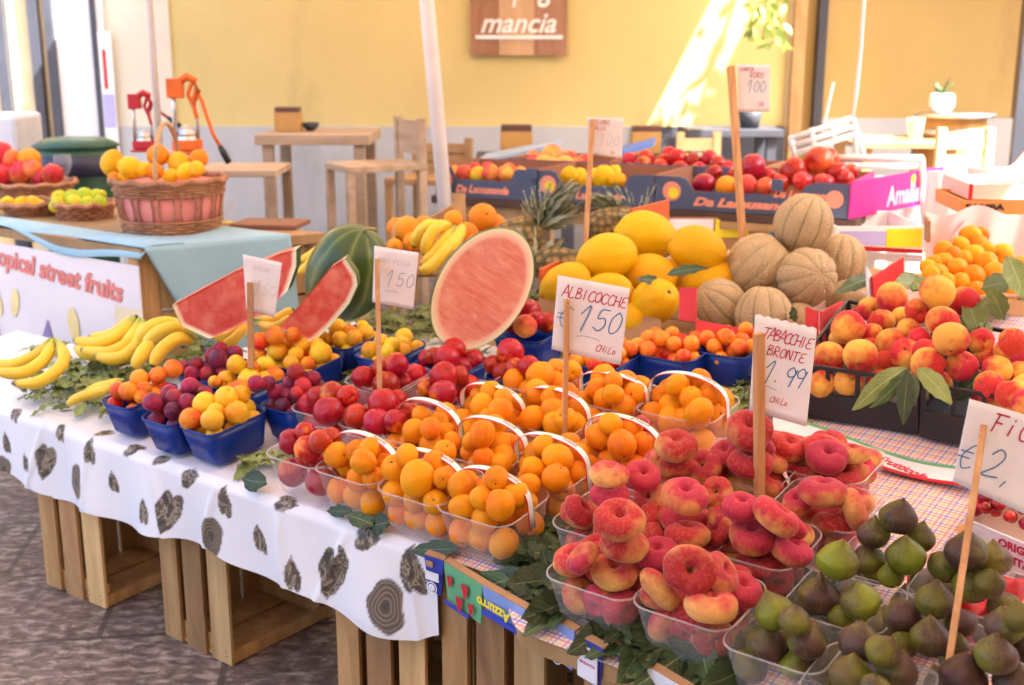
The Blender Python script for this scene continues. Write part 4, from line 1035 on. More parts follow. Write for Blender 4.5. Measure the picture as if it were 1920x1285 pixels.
# ------------------------------------------------------------------ citrus presses
def press(P, m, sc_, label, lever, mirror=1):
    root = empty('citrus_press', label, 'citrus press', Matrix.Translation(P) @ Matrix.Scale(sc_, 4))
    b = MB(); b.box(-.09, .09, -.07, .07, 0, .02); b.box(-.075, .075, -.06, .06, .025, .085); b.build('base', m, root, bevel=.008)
    b = MB(); b.tube([(-.065*mirror,0,.05),(-.065*mirror,0,.42)], .014, 10); b.tube([(.055*mirror,.03,.05),(.055*mirror,.03,.33)], .011, 10); b.build('rod', M_steel, root)
    b = MB(); b.box(-.095, -.005, -.03, .03, .32, .43); b.tube([(-.03,0,.41),(.02,0,.44),(.06,0,.42),(.075,0,.36),(.05,0,.3)], [.024,.026,.024,.02,.016], 10); b.tube([(.045,0,.4),(.02,0,.34),(.05,0,.27),(.065,0,.2)], [.014,.013,.013,.012], 8); b.build('head', m, root, bevel=.004)
    b = MB(); b.tube([(.0,0,.03),(.0,0,.13)], [.06,.05], 18); b.lathe([(.001,.17),(.03,.15),(.055,.11)], 20); b.build('cup', M_steel, root)
    b = MB(); b.tube(lever, .011, 8); b.build('lever', m, root)
    e = Vector(lever[-1]); d = (e-Vector(lever[-2])).normalized(); b = MB(); b.tube([e-d*.01, e+d*.03, e+d*.1], [.014,.02,.018], 10); b.build('grip', M_black, root); return root
P = atY(353, 290, 4.25); P.z += .0
press(P, M_orangep, .62, 'orange enamel citrus press with a black lever grip', [(.07,0,.36),(.1,0,.3),(.12,0,.22),(.15,0,.12),(.19,0,.04)])
P = atY(272, 290, 4.5); P.z += .01
press(P, M_redp, .5, 'dark red citrus press partly behind the white pole', [(.03,0,.42),(.07,0,.37),(.13,0,.3),(.2,0,.25)])
# ------------------------------------------------------------------ poles
def pole(t0, b0, Y0, Y1, r, label, zb=None):
    A_, B_ = atY(*t0, Y0), atY(*b0, Y1); d = (A_-B_).normalized(); 
    root = empty('awning_pole', label, 'pole', B_, 'white poles holding the awning'); top = B_+d*((AZ-.04-B_.z)/d.z)
    b = MB(); b.tube([Vector((0,0,0)), top-B_], r, 14); b.build('pole', M_whmetal, root); return root
A_ = atY(800, 0, 4.15); B_ = atY(836, 400, 4.15); d = (B_-A_); foot = A_+d*(A_.z/-d.z)*1.0; foot.z = 0; 
f2 = A_+d*(A_.z/(-d.z)); root = empty('awning_pole', 'thick white leaning awning pole behind the stacked fruit trays', 'pole', f2, 'white poles holding the awning')
b = MB(); b.tube([Vector((0,0,0)), A_+(A_-f2).normalized()*((AZ-.04-A_.z)/(A_-f2).normalized().z)-f2], .026, 14); b.tube([(0,0,0),(0,0,.03)], .12, 20); b.build('pole', M_whmetal, root)
P = onCart(270, 400)+Vector((0,.24,0)); root = empty('awning_pole', 'slim white upright pole rising behind the tall wicker basket', 'pole', P, 'white poles holding the awning')
b = MB(); b.tube([(0,0,0),(0,0,AZ-.04-P.z)], .0135, 12); b.tube([(0,0,0),(0,0,.1)], .02, 12); b.build('pole', M_whmetal, root)
# ------------------------------------------------------------------ bar furniture along the wall
def table4(px0, px1, py_top, Y, z, label, m, dep=.5, th=.05, cat='bar table', leg=.05):
    P0, P1 = atY(px0, py_top, Y), atY(px1, py_top, Y); L = P1.x-P0.x
    root = empty('bar_table', label, cat, Vector((P0.x, Y, 0)))
    b = MB(); 
    for i in range(4): b.box(0, L, dep*i/4+.002, dep*(i+1)/4-.002, z-th, z)
    b.build('top', m, root, bevel=.003)
    for x in (.03, L-.03-leg):
        for y in (.03, dep-.03-leg):
            b = MB(); b.box(x, x+leg, y, y+leg, 0, z-th-.001); b.build('leg', m, root)
    b = MB(); b.box(.08, L-.08, .04, .07, .25, .3); b.box(.08, L-.08, dep-.07, dep-.04, .25, .3); b.build('rail', m, root); return root
M_tab = wood('grey brown table wood', (.32,.22,.14), (.5,.37,.26), (.12,1,1), 12)
Yb = 5.7
zt = atY(583, 253, Yb).z
table4(476, 692, 253, Yb, zt, 'tall wooden bar table against the yellow wall left of the white pole', M_tab, .55)
# napkin box and pot on the table
def woodbox(P, sz, label, lid=True):
    root = empty('menu_box', label, 'box', P); b = MB(); b.box(-sz/2, sz/2, -.05, .05, 0, sz*.75); b.build('body', plain('honey wood box', (.5,.28,.08), .5), root, bevel=.003)
    b = MB(); b.box(-sz/2+.004, sz/2-.004, -.045, .045, sz*.75+.001, sz*.95); b.build('lid', plain('dark brown lid', (.12,.05,.04), .5), root); return root
P = atY(541, 230, Yb+.25); P.z = zt+.001; woodbox(P, .125, 'small honey coloured box with dark lid on the tall bar table')
q = empty('bowl', 'small dark bowl beside the honey box on the bar table', 'bowl', Vector((P.x+.1, P.y+.05, zt+.002))); b = MB(); b.lathe([(.02,0),(.04,.02),(.045,.04)], 20); b.build('bowl', M_dark, q)
def chair(P, sw, sh, bh, label, m, yaw=0, group='wooden bar chairs', bars=1, dep=.38, back=True):
    root = empty('wooden_chair', label, 'chair', Matrix.Translation(P) @ Matrix.Rotation(yaw, 4, 'Z'), group); t = .035
    b = MB(); b.box(-sw/2, sw/2, -dep/2, dep/2, sh-.03, sh); b.build('seat', m, root, bevel=.004)
    for x in (-sw/2+.002, sw/2-t-.002):
        b = MB(); b.box(x, x+t, -dep/2+.002, -dep/2+t, 0, sh-.031); b.build('leg', m, root)
        b = MB(); b.box(x, x+t, dep/2-t-.002, dep/2-.002, 0, sh-.031); b.build('leg', m, root)
    if back:
        b = MB(); 
        for x in (-sw/2+.002, sw/2-t-.002): b.box(x, x+t, dep/2-t-.002, dep/2-.002, sh+.001, bh)
        if bars == 1: b.box(-sw/2+t, sw/2-t, dep/2-t+.004, dep/2-.01, bh-.16, bh-.01)
        else:
            for k in range(bars): b.box(-sw/2+t-.003, sw/2-t+.003, dep/2-t+.006, dep/2-.012, bh-.05-k*(bh-sh-.05)/bars-.04, bh-.05-k*(bh-sh-.05)/bars+.02)
        b.build('backrest', m, root)
    b = MB(); b.box(-sw/2+t, sw/2-t, -dep/2+.008, -dep/2+.028, sh*.35, sh*.35+.03); b.box(-sw/2+t, sw/2-t, dep/2-.03, dep/2-.01, sh*.45, sh*.45+.03); b.build('stretcher', m, root); return root
Yc = 5.35; P = atY(704, 305, Yc); chair(Vector((P.x-.0, Yc, 0)), .30, P.z, atY(722, 222, Yc).z, 'high bar chair with a solid dark backrest beside the bar table', M_tab, radians(-62))
Yc = 5.2; P = atY(455, 312, Yc); chair(Vector((P.x, Yc, 0)), .36, P.z, 0, 'backless wooden stool left of the bar table', M_tab, 0, back=False)
Yc = 6.1; P = atY(805, 300, Yc); chair(Vector((P.x, Yc, 0)), .34, atY(805,330,Yc).z, atY(805, 262, Yc).z, 'pale chair behind the leaning white pole', M_tan, radians(-20), bars=3)
Yd = 6.3
P = atY(968, 292, Yd); woodbox(P, .17, 'honey coloured box standing on the low dark table behind the trays')
q = table4(890, 1090, 298, Yd-.2, P.z-.001, 'low dark table behind the stacked fruit trays', M_dark, .5, .03, 'table')
P = atY(1210, 288, Yd+.3); woodbox(P, .16, 'pale wooden box in front of the dark wall base')
table4(1170, 1260, 296, Yd+.1, P.z-.001, 'small dark side table near the sunny strip', M_dark, .4, .03, 'table')
P = atY(1405, 240, 6.5); q = empty('flower_pot', 'empty dark square pot on the ledge behind the price sign', 'pot', Vector((P.x, 6.5, P.z))); b = MB(); b.lathe([(.05,0),(.07,.11),(.06,.11),(.05,.02),(.001,.02)], 20); b.build('pot', M_dark, q)
table4(1290, 1470, 246, 6.35, P.z-.001, 'dark narrow ledge table under the square pot', M_dark, .4, .04, 'table')
# chairs in the sunny strip
M_lt = wood('pale chair wood', (.6,.42,.2), (.75,.56,.32), (1,1,.2), 12)
Yc = 5.6; chair(Vector((X(1328, Yc), Yc, 0)), .22, atY(1328,330,Yc).z, atY(1328,252,Yc).z, 'sunlit pale wooden chair left of the tall price sign', M_lt, .1, bars=2)
Yc = 4.9; chair(Vector((X(1845, Yc), Yc, 0)), .25, atY(1845,385,Yc).z, atY(1845,244,Yc).z, 'pale ladder back chair beside the barrel table at the right', M_lt, .05, bars=3)
Yc = 6.0; P = atY(1710, 268, Yc)
table4(1610, 1810, 278, Yc, P.z, 'square wooden table with a glossy top and a white cup', M_tan, .6, .03, 'table')
P = atY(1714, 271, Yc+.2); q = empty('paper_cup', 'white paper cup on the glossy wooden table', 'cup', Vector((P.x, Yc+.2, P.z+.001))); b = MB(); b.lathe([(.033,0),(.045,.13),(.047,.132),(.042,.125),(.03,.004),(.001,.004)], 24); b.build('cup', M_white, q)
Yc = 6.4; P = atY(1790, 212, Yc); q = empty('barrel', 'honey coloured wooden barrel used as a table by the ochre wall', 'barrel', Vector((P.x, Yc, 0)))
b = MB(); H_ = P.z-.02; b.lathe([(.15,0),(.19,H_*.3),(.2,H_*.55),(.185,H_*.8),(.165,H_)], 28); b.build('staves', wood('barrel wood', (.45,.22,.06), (.62,.36,.12), (1,1,.1), 14), q)
b = MB(); b.lathe([(.193,H_*.68),(.197,H_*.72)], 28); b.lathe([(.178,H_*.9),(.172,H_*.94)], 28); b.build('hoop', M_steel, q, solid=.004)
b = MB(); b.lathe([(.001,H_+.001),(.21,H_+.001),(.21,H_+.02),(.001,H_+.02)], 28); b.build('top', M_steel, q)
P = atY(1762, 210, Yc); q = empty('potted_plant', 'little plant in a white round pot on the barrel', 'plant', Vector((P.x, Yc-.02, H_+.021)))
b = MB(); b.lathe([(.04,0),(.065,.04),(.062,.09),(.055,.1),(.05,.09),(.001,.08)], 20); b.build('pot', M_white, q)
sp_ = [((0,0,.09), (random.gauss(0,.5), random.gauss(0,.3), 1), (random.gauss(0,1), -1, .3), random.uniform(.04,.10), .007, .3, .1) for _ in range(14)]
leaves_obj('foliage', sp_, M_leafd, q)
# white folding rack with a hanging cord
Yk = 4.6; P = atY(1550, 255, Yk); q = empty('hanging_scale', 'white metal scale rack hanging tilted on a white cord', 'scale', P)
L = Matrix.Translation(-P)
def R3(x, y, dy=0): return atY(x, y, Yk+dy)-P
b = MB()
for a_, c_ in (((1482,275),(1598,238)),((1480,262),(1595,222)),((1484,290),(1602,252)),((1598,222),(1618,290)),((1482,255),(1490,292)),((1600,222),(1606,300)),((1522,240),(1524,280)),((1560,232),(1563,270))):
    b.tube([R3(*a_), R3(*c_)], .012, 8)
    b.tube([R3(*a_, .25), R3(*c_, .25)], .009, 8)
for k_ in ((1482,275),(1598,238),(1602,252)): b.tube([R3(*k_), R3(*k_, .25)], .008, 8)
b.build('frame', M_whmetal, q)
b = MB(); b.add([R3(1485,292), R3(1604,254), R3(1600,240,.26), R3(1482,276,.26)], [(0,1,2,3)]); b.build('tray', M_dark, q, solid=.01)
b = MB(); b.tube([R3(1598,222), R3(1606,170), R3(1614,90), R3(1620,0), R3(1622,-160), R3(1622,-400)], .0075, 8); b.build('cord', M_whmetal, q)
b = MB(); b.tube([R3(1540,262), R3(1548,220), R3(1563,155)], .006, 8); b.build('arm', M_whmetal, q)
# white crates and bag in the sun behind the melons
Yk = 3.9
q = empty('folding_stand', 'white painted metal stand in the sun behind the melons', 'stand', atY(1660, 400, Yk)); P = q.location
def R4(x, y, dy=0): return atY(x, y, Yk+dy)-P
b = MB(); b.tube([R4(1560,297), R4(1730,297)], .012, 8); b.tube([R4(1728,297), R4(1733,420)], .012, 8); b.tube([R4(1560,297), R4(1560,520)], .012, 8); b.tube([R4(1560,312,.3), R4(1726,312,.3)], .01, 8); b.tube([R4(1728,297), R4(1726,312,.3)], .01, 8); b.build('frame', M_whmetal, q)
b = MB(); 
def shp(u, v): return R4(1600+u*130, 330+v*200, .15+.02*sin(u*14)+.01*sin(v*9))
b.grid(shp, 20, 14); b.build('sheet', M_white, q, solid=.004)
def bagshape(P, w_, h_, name, label, m, cat='bag'):
    root = empty(name, label, cat, P); b = MB()
    def f(u, v):
        a = u*2*pi; r = w_*(1-.25*abs(v-.4))*(1+.08*sin(a*5+v*6)+.05*sin(a*9)); return (r*cos(a), r*.6*sin(a), h_*v)
    b.grid(f, 40, 12); b.build('sack', m, root); return root
P = at(1757, 420, .0); P = atY(1757, 440, 3.7); bagshape(P, .05, .20, 'plastic_bag', 'white plastic bag hanging on the stand in the sun', M_white)
# stack of labelled boxes under the rack seen between melons and trays
def simplebox(px0, px1, py0, py1, Y, dep, m, name, label, extra=None, cat='box', yaw=0, group=None):
    A_, B_ = atY(px0, py1, Y), atY(px1, py1, Y); h = atY(px0, py0, Y).z-A_.z; w_ = B_.x-A_.x
    root = empty(name, label, cat, Matrix.Translation(A_) @ Matrix.Rotation(yaw, 4, 'Z'), group); t = .006
    b = MB(); b.box(0, w_, 0, t, 0, h); b.box(0, w_, dep-t, dep, 0, h); b.box(0, t, t+.0005, dep-t-.0005, 0, h); b.box(w_-t, w_, t+.0005, dep-t-.0005, 0, h); b.box(t+.0005, w_-t-.0005, t+.0005, dep-t-.0005, .002, .006)
    b.build('body', m, root, bevel=.001)
    if extra: extra(root, w_, h)
    return root
simplebox(1565, 1735, 425, 468, 3.35, .35, M_white, 'storage_box', 'white and lilac box with a yellow end behind the cantaloupes', lambda r, w_, h: (MB().box(w_*.05, w_*.55, -.003, -.0005, h*.2, h*.8).build('print', plain('lilac print', (.45,.42,.75), .6), r), MB().box(w_*.56, w_*.95, -.003, -.0005, h*.1, h*.9).build('print', M_ye, r)))
simplebox(1250, 1440, 408, 470, 3.75, .3, M_brown, 'storage_box', 'brown box with a white and yellow label under the long tray rack', lambda r, w_, h: (MB().box(w_*.02, w_*.45, -.003, -.0005, h*.35, h*.95).build('label', M_pw, r), MB().box(w_*.47, w_*.8, -.003, -.0005, h*.4, h*.95).build('label', M_ye, r)))
# ------------------------------------------------------------------ rack with the printed trays
RZ = .815
r0, r1 = at(817, 366, RZ), at(1588, 411, RZ); RMx = frame(r0, r1); RL = (r1-r0).length; RI = RMx.inverted()
root = empty('tray_rack', 'dark wooden rack carrying the row of navy fruit trays', 'rack', RMx)
b = MB(); 
for k in range(3): b.box(-.02, RL+.03, .0+k*.3, .27+k*.3, -.03, -.002)
b.build('shelf', plain('dark brown boards', (.09,.045,.03), .7), root, bevel=.003)
b = MB(); b.box(.02, RL*.62, .02, .06, -.075, -.031); b.build('rail', M_tan, root); b = MB(); b.box(RL*.66, RL+.12, -.0, .05, -.055, -.031); b.build('rail', M_tan, root)
for x in (.05, RL*.45, RL-.03):
    for y in (.03, .8): b = MB(); b.box(x, x+.04, y, y+.04, -RZ, -.076); b.build('leg', M_tan, root)
M_trayin = plain('tray inside cardboard', (.3,.13,.07), .8)
def tray(x0, x1, y0, dep, h, label, logo=True, cut=True, side=None, tab=None, words='Da Lamusanda'):
    w_ = x1-x0; root = empty('fruit_tray', label, 'tray', RMx @ Matrix.Translation((x0, y0, 0)), 'navy printed fruit trays on the rack')
    b = MB(); n = 24; fv = []
    for i in range(n+1):
        u = i/n; c = 0
        if cut: c = .42*h*max(0, min(1, (u-.16)/.05))*max(0, min(1, (.8-u)/.05))
        fv.append((u*w_, h-c))
    vs = [(x, 0, 0) for x, _ in fv]+[(x, 0, z) for x, z in fv]+[(x, .005, 0) for x, _ in fv]+[(x, .005, z) for x, z in fv]; m_ = n+1
    for i in range(n):
        b.add([vs[i], vs[i+1], vs[m_+i+1], vs[m_+i], vs[2*m_+i], vs[2*m_+i+1], vs[3*m_+i+1], vs[3*m_+i]], [(0,1,2,3),(5,4,7,6),(3,2,6,7)], 0)
    b.box(0, w_, dep-.005, dep, 0, h, 1); b.box(0, .005, .0055, dep-.0055, 0, h*1.02, 1); b.box(w_-.005, w_, .0055, dep-.0055, 0, h*1.02, 2); b.box(.006, w_-.006, .0055, dep-.0055, .003, .006, 1)
    b.build('body', [M_navy, M_trayin, side or M_trayin], root)
    Rr = Matrix.Rotation(pi/2, 4, 'X')
    if logo:
        q = MB(); q.lathe([(.0001, 0), (h*.3, 0)], 24); o = q.build('emblem', M_salmon, root); o.matrix_local = Matrix.Translation((w_*.075+.01, -.002, h*.55)) @ Rr
        q = MB(); q.lathe([(.0001, 0), (h*.17, 0)], 20); o = q.build('emblem', M_ye, root); o.matrix_local = Matrix.Translation((w_*.075+.016, -.003, h*.5)) @ Rr
        text(words, h*.34, M_salmon, root, Matrix.Translation((w_*.47, -.002, h*.26)) @ Rr, shear=.35, bold=.0022, sx=w_*.6/(h*2.3))
    if tab is not None: q = MB(); q.box(tab*w_, tab*w_+.035, -.012, -.002, h*.72, h*1.06); q.build('tab', M_navy, root)
    return root
def rackx(px, py=360): 
    P = at(px, py, RZ); return (RI @ P).x
xs = [0, rackx(1003, 378), rackx(1225, 391), RL]
TH = .105
tray(xs[0], xs[1]-.004, .0, .34, TH, 'leftmost navy tray of orange red peaches', tab=.93)
tray(xs[1], xs[2]-.004, .0, .34, TH, 'navy tray of yellow fruit second from the left, behind the pineapple leaves', tab=None)
tray(xs[2], xs[3], .0, .45, TH, 'long navy tray with a magenta right end under the red apples', side=M_magenta, tab=.62)
tr3 = [o for o in D.objects if o.get('label', '').startswith('long navy tray')][0]; w3 = RL-xs[2]
b = MB(); b.add([(w3+.006,-.004,0), (w3+.2,.62,.0), (w3+.2,.62,TH*1.12), (w3+.006,-.004,TH*1.08)], [(0,1,2,3)]); b.build('end_panel', M_magenta, tr3, solid=.005)
EM = Matrix.Translation((w3+.006,-.004,0)) @ Matrix.Rotation(math.atan2(.624,.194), 4, 'Z') @ Matrix.Rotation(pi/2, 4, 'X')
tray(xs[0]+.1, xs[1]+.12, .38, .34, TH*1.0, 'back row tray of pale peaches behind the leftmost navy tray', logo=False, cut=False)
tray(xs[1]+.13, xs[2]+.25, .38, .34, TH*1.0, 'back row tray of red nectarines with a blue lid edge', logo=False, cut=False)
# magenta side lettering and second logo
Ms = RMx @ Matrix.Translation((RL+.0008, 0, 0)); S_ = empty
tr3 = [o for o in D.objects if o.get('label', '').startswith('long navy tray')][0]
w3 = RL-xs[2]
text('Amalie', .085, plain('pale pink lettering', (.8,.45,.6), .6), tr3, EM @ Matrix.Translation((.36, .045, .004)), bold=.003)
b = MB(); b.lathe([(.0001,0),(.018,0)], 20); o = b.build('emblem', plain('lime emblem', (.35,.6,.05), .5), tr3); o.matrix_local = EM @ Matrix.Translation((.42, .09, .004))
b = MB(); b.lathe([(.0001,0),(TH*.26,0)], 24); o = b.build('emblem', M_salmon, tr3); o.matrix_local = Matrix.Translation((w3-.04, -.003, TH*.55)) @ Matrix.Rotation(pi/2, 4, 'X')
text('Da Lamusanda', .032, M_salmon, tr3, Matrix.Translation((w3*.78, -.002, TH*.62)) @ Matrix.Rotation(pi/2, 4, 'X'), shear=.35, bold=.002)
def trayfruit(kind, lst, lab, grp, ybase, kz=None):
    its = []
    for q in lst:
        # place on a vertical plane inside the tray
        d = ray(q[0], q[1]); nrm = RMx.to_3x3() @ Vector((0,1,0)); pt = RMx @ Vector((0, ybase+(q[3] if len(q) > 3 else 0), 0)); l = (pt-O3).dot(nrm)/d.dot(nrm); P = O3+d*l
        its.append([P, q[2]/2*proj(P)[2]/F, q])
    relax(its)
    for P, r, q in its: fruit(kind if len(q) < 5 else q[4], P, r, lab, grp)
trayfruit('pink_peach', [(870,325,32),(897,328,32,0,'yellow_plum'),(920,325,34),(947,325,30),(935,330,28,.06),(850,322,26,.08),(955,318,26,.08),(890,318,26,.12),(915,316,26,.12),(975,325,26,.1)], 'orange red peach in the leftmost navy tray', 'peaches in the leftmost navy tray', .05)
trayfruit('lemon', [(1067,335,42,0,'canary_melon'),(1100,340,36,0,'canary_melon'),(1132,335,48,0,'canary_melon'),(1158,338,30,0,'canary_melon'),(1085,330,30,.1),(1115,328,28,.12),(1150,325,30,.1)], 'yellow fruit in the second navy tray', 'yellow fruit in the second navy tray', .06)
trayfruit('pink_peach', [(1035,293,44,.1),(1003,305,36,0),(1068,297,30,.1),(1020,310,38,0),(1048,305,36,.05),(1060,310,36,.0),(1000,296,28,.1),(1080,310,30,.1),(985,310,28,.0),(1095,305,30,.05),(1040,312,30,-.03)], 'pale orange peach in the back row tray', 'peaches in the back row tray', .5)
trayfruit('nectarine', [(1180,302,34),(1210,298,34),(1245,305,34),(1270,296,34),(1300,304,36),(1330,298,34),(1205,310,34,-.05),(1237,315,34,-.05),(1275,318,34,-.05),(1310,320,32,-.05),(1180,318,30,-.05),(1345,308,32),(1155,312,28),(1255,288,28,.08),(1365,318,32,-.04),(1220,322,26,-.08),(1290,325,28,-.1)], 'small red nectarine in the back row tray', 'nectarines in the back row tray', .5)
trayfruit('apple', [(1320,346,44,0),(1362,350,42,0,'orange'),(1400,348,40,0,'pink_peach'),(1338,325,34,.12),(1412,315,52,.12),(1440,330,34,.15),(1487,322,56,.1),(1535,303,58,.14),(1553,297,40,.22),(1570,325,44,.14),(1505,340,40,.04),(1545,345,44,.06),(1460,345,40,.04),(1585,338,36,.12),(1435,350,36,.02),(1380,330,34,.14),(1595,322,30,.2)], 'red apple in the long navy tray with the magenta end', 'red apples in the long navy tray', .06)
# raised tray lids (blue edged) behind
for (a_, c_, lab, mm) in ((((892,305),(1040,275)), .0, 'raised pale blue tray flap behind the leftmost trays', plain('steel blue cardboard', (.28,.38,.5), .5)), (((1085,312),(1225,272)), .0, 'raised bright blue tray flap behind the second tray', plain('cobalt cardboard', (.05,.15,.5), .5))):
    P0, P1 = atY(*a_[0], 4.75), atY(*a_[1], 4.95); q = empty('tray_flap', lab, 'cardboard flap', P0); b = MB()
    b.add([(0,0,0), P1-P0, (P1-P0)+Vector((.04,.25,.01)), Vector((.04,.25,.01))], [(0,1,2,3)]); b.build('sheet', mm, q, solid=.012)
    
# ------------------------------------------------------------------ produce on the stall
HP = .085
def P_(*a, **k): return punnet(*a, **k)
apr = 'apricots heaped in a clear punnet'
AG = 'clear apricot punnets with printed handles'
h1 = (.045, 0, 1)
def apr_p(px, py, lab, tops, yaw=0, handle=(.05, .0, 1), a=.079, b=.072, r=.0255, dome=.07, under=2):
    p = punnet(px, py, a, b, HP, yaw, 'clear punnet of apricots '+lab, 'punnet', False, handle, AG)
    fill(p, 'apricot', tops, r, dome, 'apricot in the punnet '+lab, 'apricots in the punnet '+lab, under); return p
apr_p(925, 938, 'nearest the front edge beside the carton corner', [(865,911,54,(0,-.3,-1)),(860,956,50),(902,934,46),(931,898,50),(938,947,56,(.1,.1,1)),(967,929,54),(992,909,46),(897,981,56,(.2,-.3,1)),(985,945,46)])
apr_p(808, 902, 'second from the front, left of the nearest one', [(742,879,56,(-.2,-.5,.6)),(783,897,66,(.3,.3,1)),(763,854,44),(832,896,44,(0,-1,.2)),(816,867,48),(834,848,46),(816,942,50),(850,915,40)])
apr_p(687, 866, 'at the left end of the apricot rows beside the nectarines', [(632,854,52),(669,845,44),(681,866,50),(694,840,42),(716,871,46),(662,905,48),(709,899,44),(720,845,40)])
apr_p(1035, 872, 'behind the nearest one, by the flat peaches', [(1007,851,54),(1046,860,56),(999,879,46),(1042,897,56),(1082,886,46),(1084,852,44),(986,901,46),(1020,835,42),(1068,832,44)])
apr_p(925, 838, 'in the middle of the front apricot rows', [(881,849,40),(907,860,42),(949,862,50),(934,834,48),(904,815,50),(965,838,46),(926,800,48),(887,877,40),(939,888,42),(885,828,40)])
apr_p(807, 806, 'behind the second one, right of the red nectarines', [(777,809,48),(807,804,40),(804,836,46),(834,813,42),(847,828,36),(836,774,40),(736,824,46),(856,792,44),(725,842,40),(765,830,38),(790,780,38),(822,792,40)], handle=(.055,0,1))
apr_p(925, 772, 'at the back left of the apricot rows', [(885,759,44),(904,762,46),(939,770,48),(943,749,40),(921,736,44),(971,759,42),(889,794,42),(925,800,40),(973,802,50),(915,785,36),(960,785,40),(900,740,40)])
apr_p(1042, 780, 'behind the wooden stick of the large price card', [(996,755,38),(999,785,48),(1037,768,46),(1031,804,48),(1086,796,44),(1082,768,44),(1061,742,48),(1010,740,44),(1060,785,44),(1035,745,42)])
apr_p(1010, 708, 'furthest back under the large price card', [(964,716,46),(1012,704,52),(1044,717,44),(1056,688,48),(1086,721,50),(1005,734,46),(1072,695,40),(1097,712,38),(1035,697,40),(985,735,38)], handle=None)
apr_p(1150, 738, 'in the back row right of the card stick', [(1131,706,46),(1121,729,44),(1149,740,40),(1174,716,44),(1191,738,48),(1121,759,46),(1168,768,48),(1202,722,36),(1210,745,36),(1142,781,46),(1207,779,52),(1150,715,36)], handle=(.035,.0,1))
apr_p(1168, 835, 'with a wide slanting handle, left of the stacked flat peaches', [(1123,819,48),(1166,834,58),(1202,800,44,None,'nectarine'),(1145,795,42),(1185,805,42),(1205,832,46),(1105,845,46),(1098,840,44)], handle=(.05, 0, 1))
apr_p(1290, 757, 'at the back right with the tallest single apricot on top', [(1236,742,44),(1260,761,54),(1296,747,46),(1270,722,44),(1312,714,46),(1314,770,50),(1354,749,46),(1228,727,40),(1285,785,46),(1241,798,50),(1282,800,52),(1330,740,44),(1255,730,40)], handle=(.055,0,1), a=.086)
# flat peaches
FG = 'clear punnets of flat peaches'
def fp(px, py, lab, tops, a=.079, b=.072, dome=.13, r=.0345, under=1, yaw=0):
    p = punnet(px, py, a, b, HP, yaw, 'clear punnet of flat peaches '+lab, 'punnet', False, None, FG)
    fill(p, 'flat_peach', tops, r, dome, 'flat peach in the punnet '+lab, 'flat peaches in the punnet '+lab, under, True); return p
fp(1142, 1062, 'at the front edge over the cartons', [(1092,1048,72,(-.7,0,.7)),(1152,1072,92,(0,-.25,1)),(1170,1021,94,(.15,-.1,1)),(1161,975,96,(-.05,-.4,1)),(1234,1039,84,(-.2,-.2,1))], dome=.14)
fp(1312, 1113, 'nearest the front edge on the dark leaves', [(1293,1069,98,(-.05,-1,.35)),(1237,1105,88,(.7,.2,.6)),(1334,1135,100,(0,.0,1)),(1350,1075,86,(.6,-.3,.5)),(1389,1105,84,(.3,-.3,1))], dome=.12)
fp(1145, 968, 'at the left, beside the apricots', [(1085,957,66,(.7,-.2,.6)),(1143,928,76,(0,-.1,1)),(1143,889,76,(0,-.05,1)),(1205,893,70,(.1,-.5,1)),(1219,936,70,(-.4,-.4,.7)),(1225,975,66,(.7,-.3,.4))], dome=.15)
fp(1285, 985, 'with two stacked in the middle', [(1284,930,90,(.05,-.3,1)),(1283,975,90,(0,0,1)),(1344,924,64,(-.3,-.6,.6)),(1347,972,56,(.8,-.2,.3)),(1289,1003,84,(0,.1,1)),(1353,1030,84,(.5,-.3,.7)),(1260,1030,70,(0,.2,1))], dome=.15)
fp(1265, 895, 'at the back left with a three high stack', [(1268,836,80,(0,-.3,1)),(1266,873,72,(0,0,1)),(1207,890,66,(.1,-.5,1)),(1318,875,72,(-.3,-.5,.8)),(1260,905,80,(0,.1,1)),(1222,865,54,(-.6,0,.5))], dome=.15)
fp(1405, 872, 'behind the scalloped price card', [(1405,806,90,(.0,-.5,.9)),(1398,838,84,(0,.0,1)),(1476,838,72,(.3,-.3,1)),(1407,868,84,(0,-.1,1)),(1390,908,88,(.05,.1,1)),(1457,911,70,(.5,-.1,.8)),(1362,850,66,(-.4,-.3,.8)),(1450,863,60,(.5,-.2,.7)),(1354,885,56,(-.5,0,.6)),(1425,830,66,(.5,0,.6))], dome=.17)
fp(1425, 1010, 'with one leaning against the stick', [(1454,969,94,(.55,.0,.75)),(1411,1005,92,(-.05,-.25,1)),(1390,950,74,(0,-.2,1)),(1347,995,60,(-.6,-.2,.6)),(1484,1032,84,(.3,-.1,1)),(1424,1056,92,(-.1,-.2,1)),(1490,985,60,(.6,0,.5))], dome=.14)
fp(1558, 862, 'at the back right behind the fig punnets', [(1542,842,78,(0,-.2,1)),(1551,857,80,(0,-.45,1)),(1613,876,76,(.5,-.3,.8)),(1502,885,72,(-.3,-.4,.9)),(1572,898,76,(.1,-.3,1)),(1600,850,60,(0,0,1))], dome=.11)
fp(1550, 945, 'right behind the brightest green fig', [(1542,922,90,(0,.0,1)),(1529,962,74,(0,.05,1)),(1602,956,80,(.85,-.1,.3)),(1549,994,84,(-.15,.15,1)),(1497,940,60,(-.5,-.3,.8)),(1500,975,56,(.7,0,.5))], dome=.13)
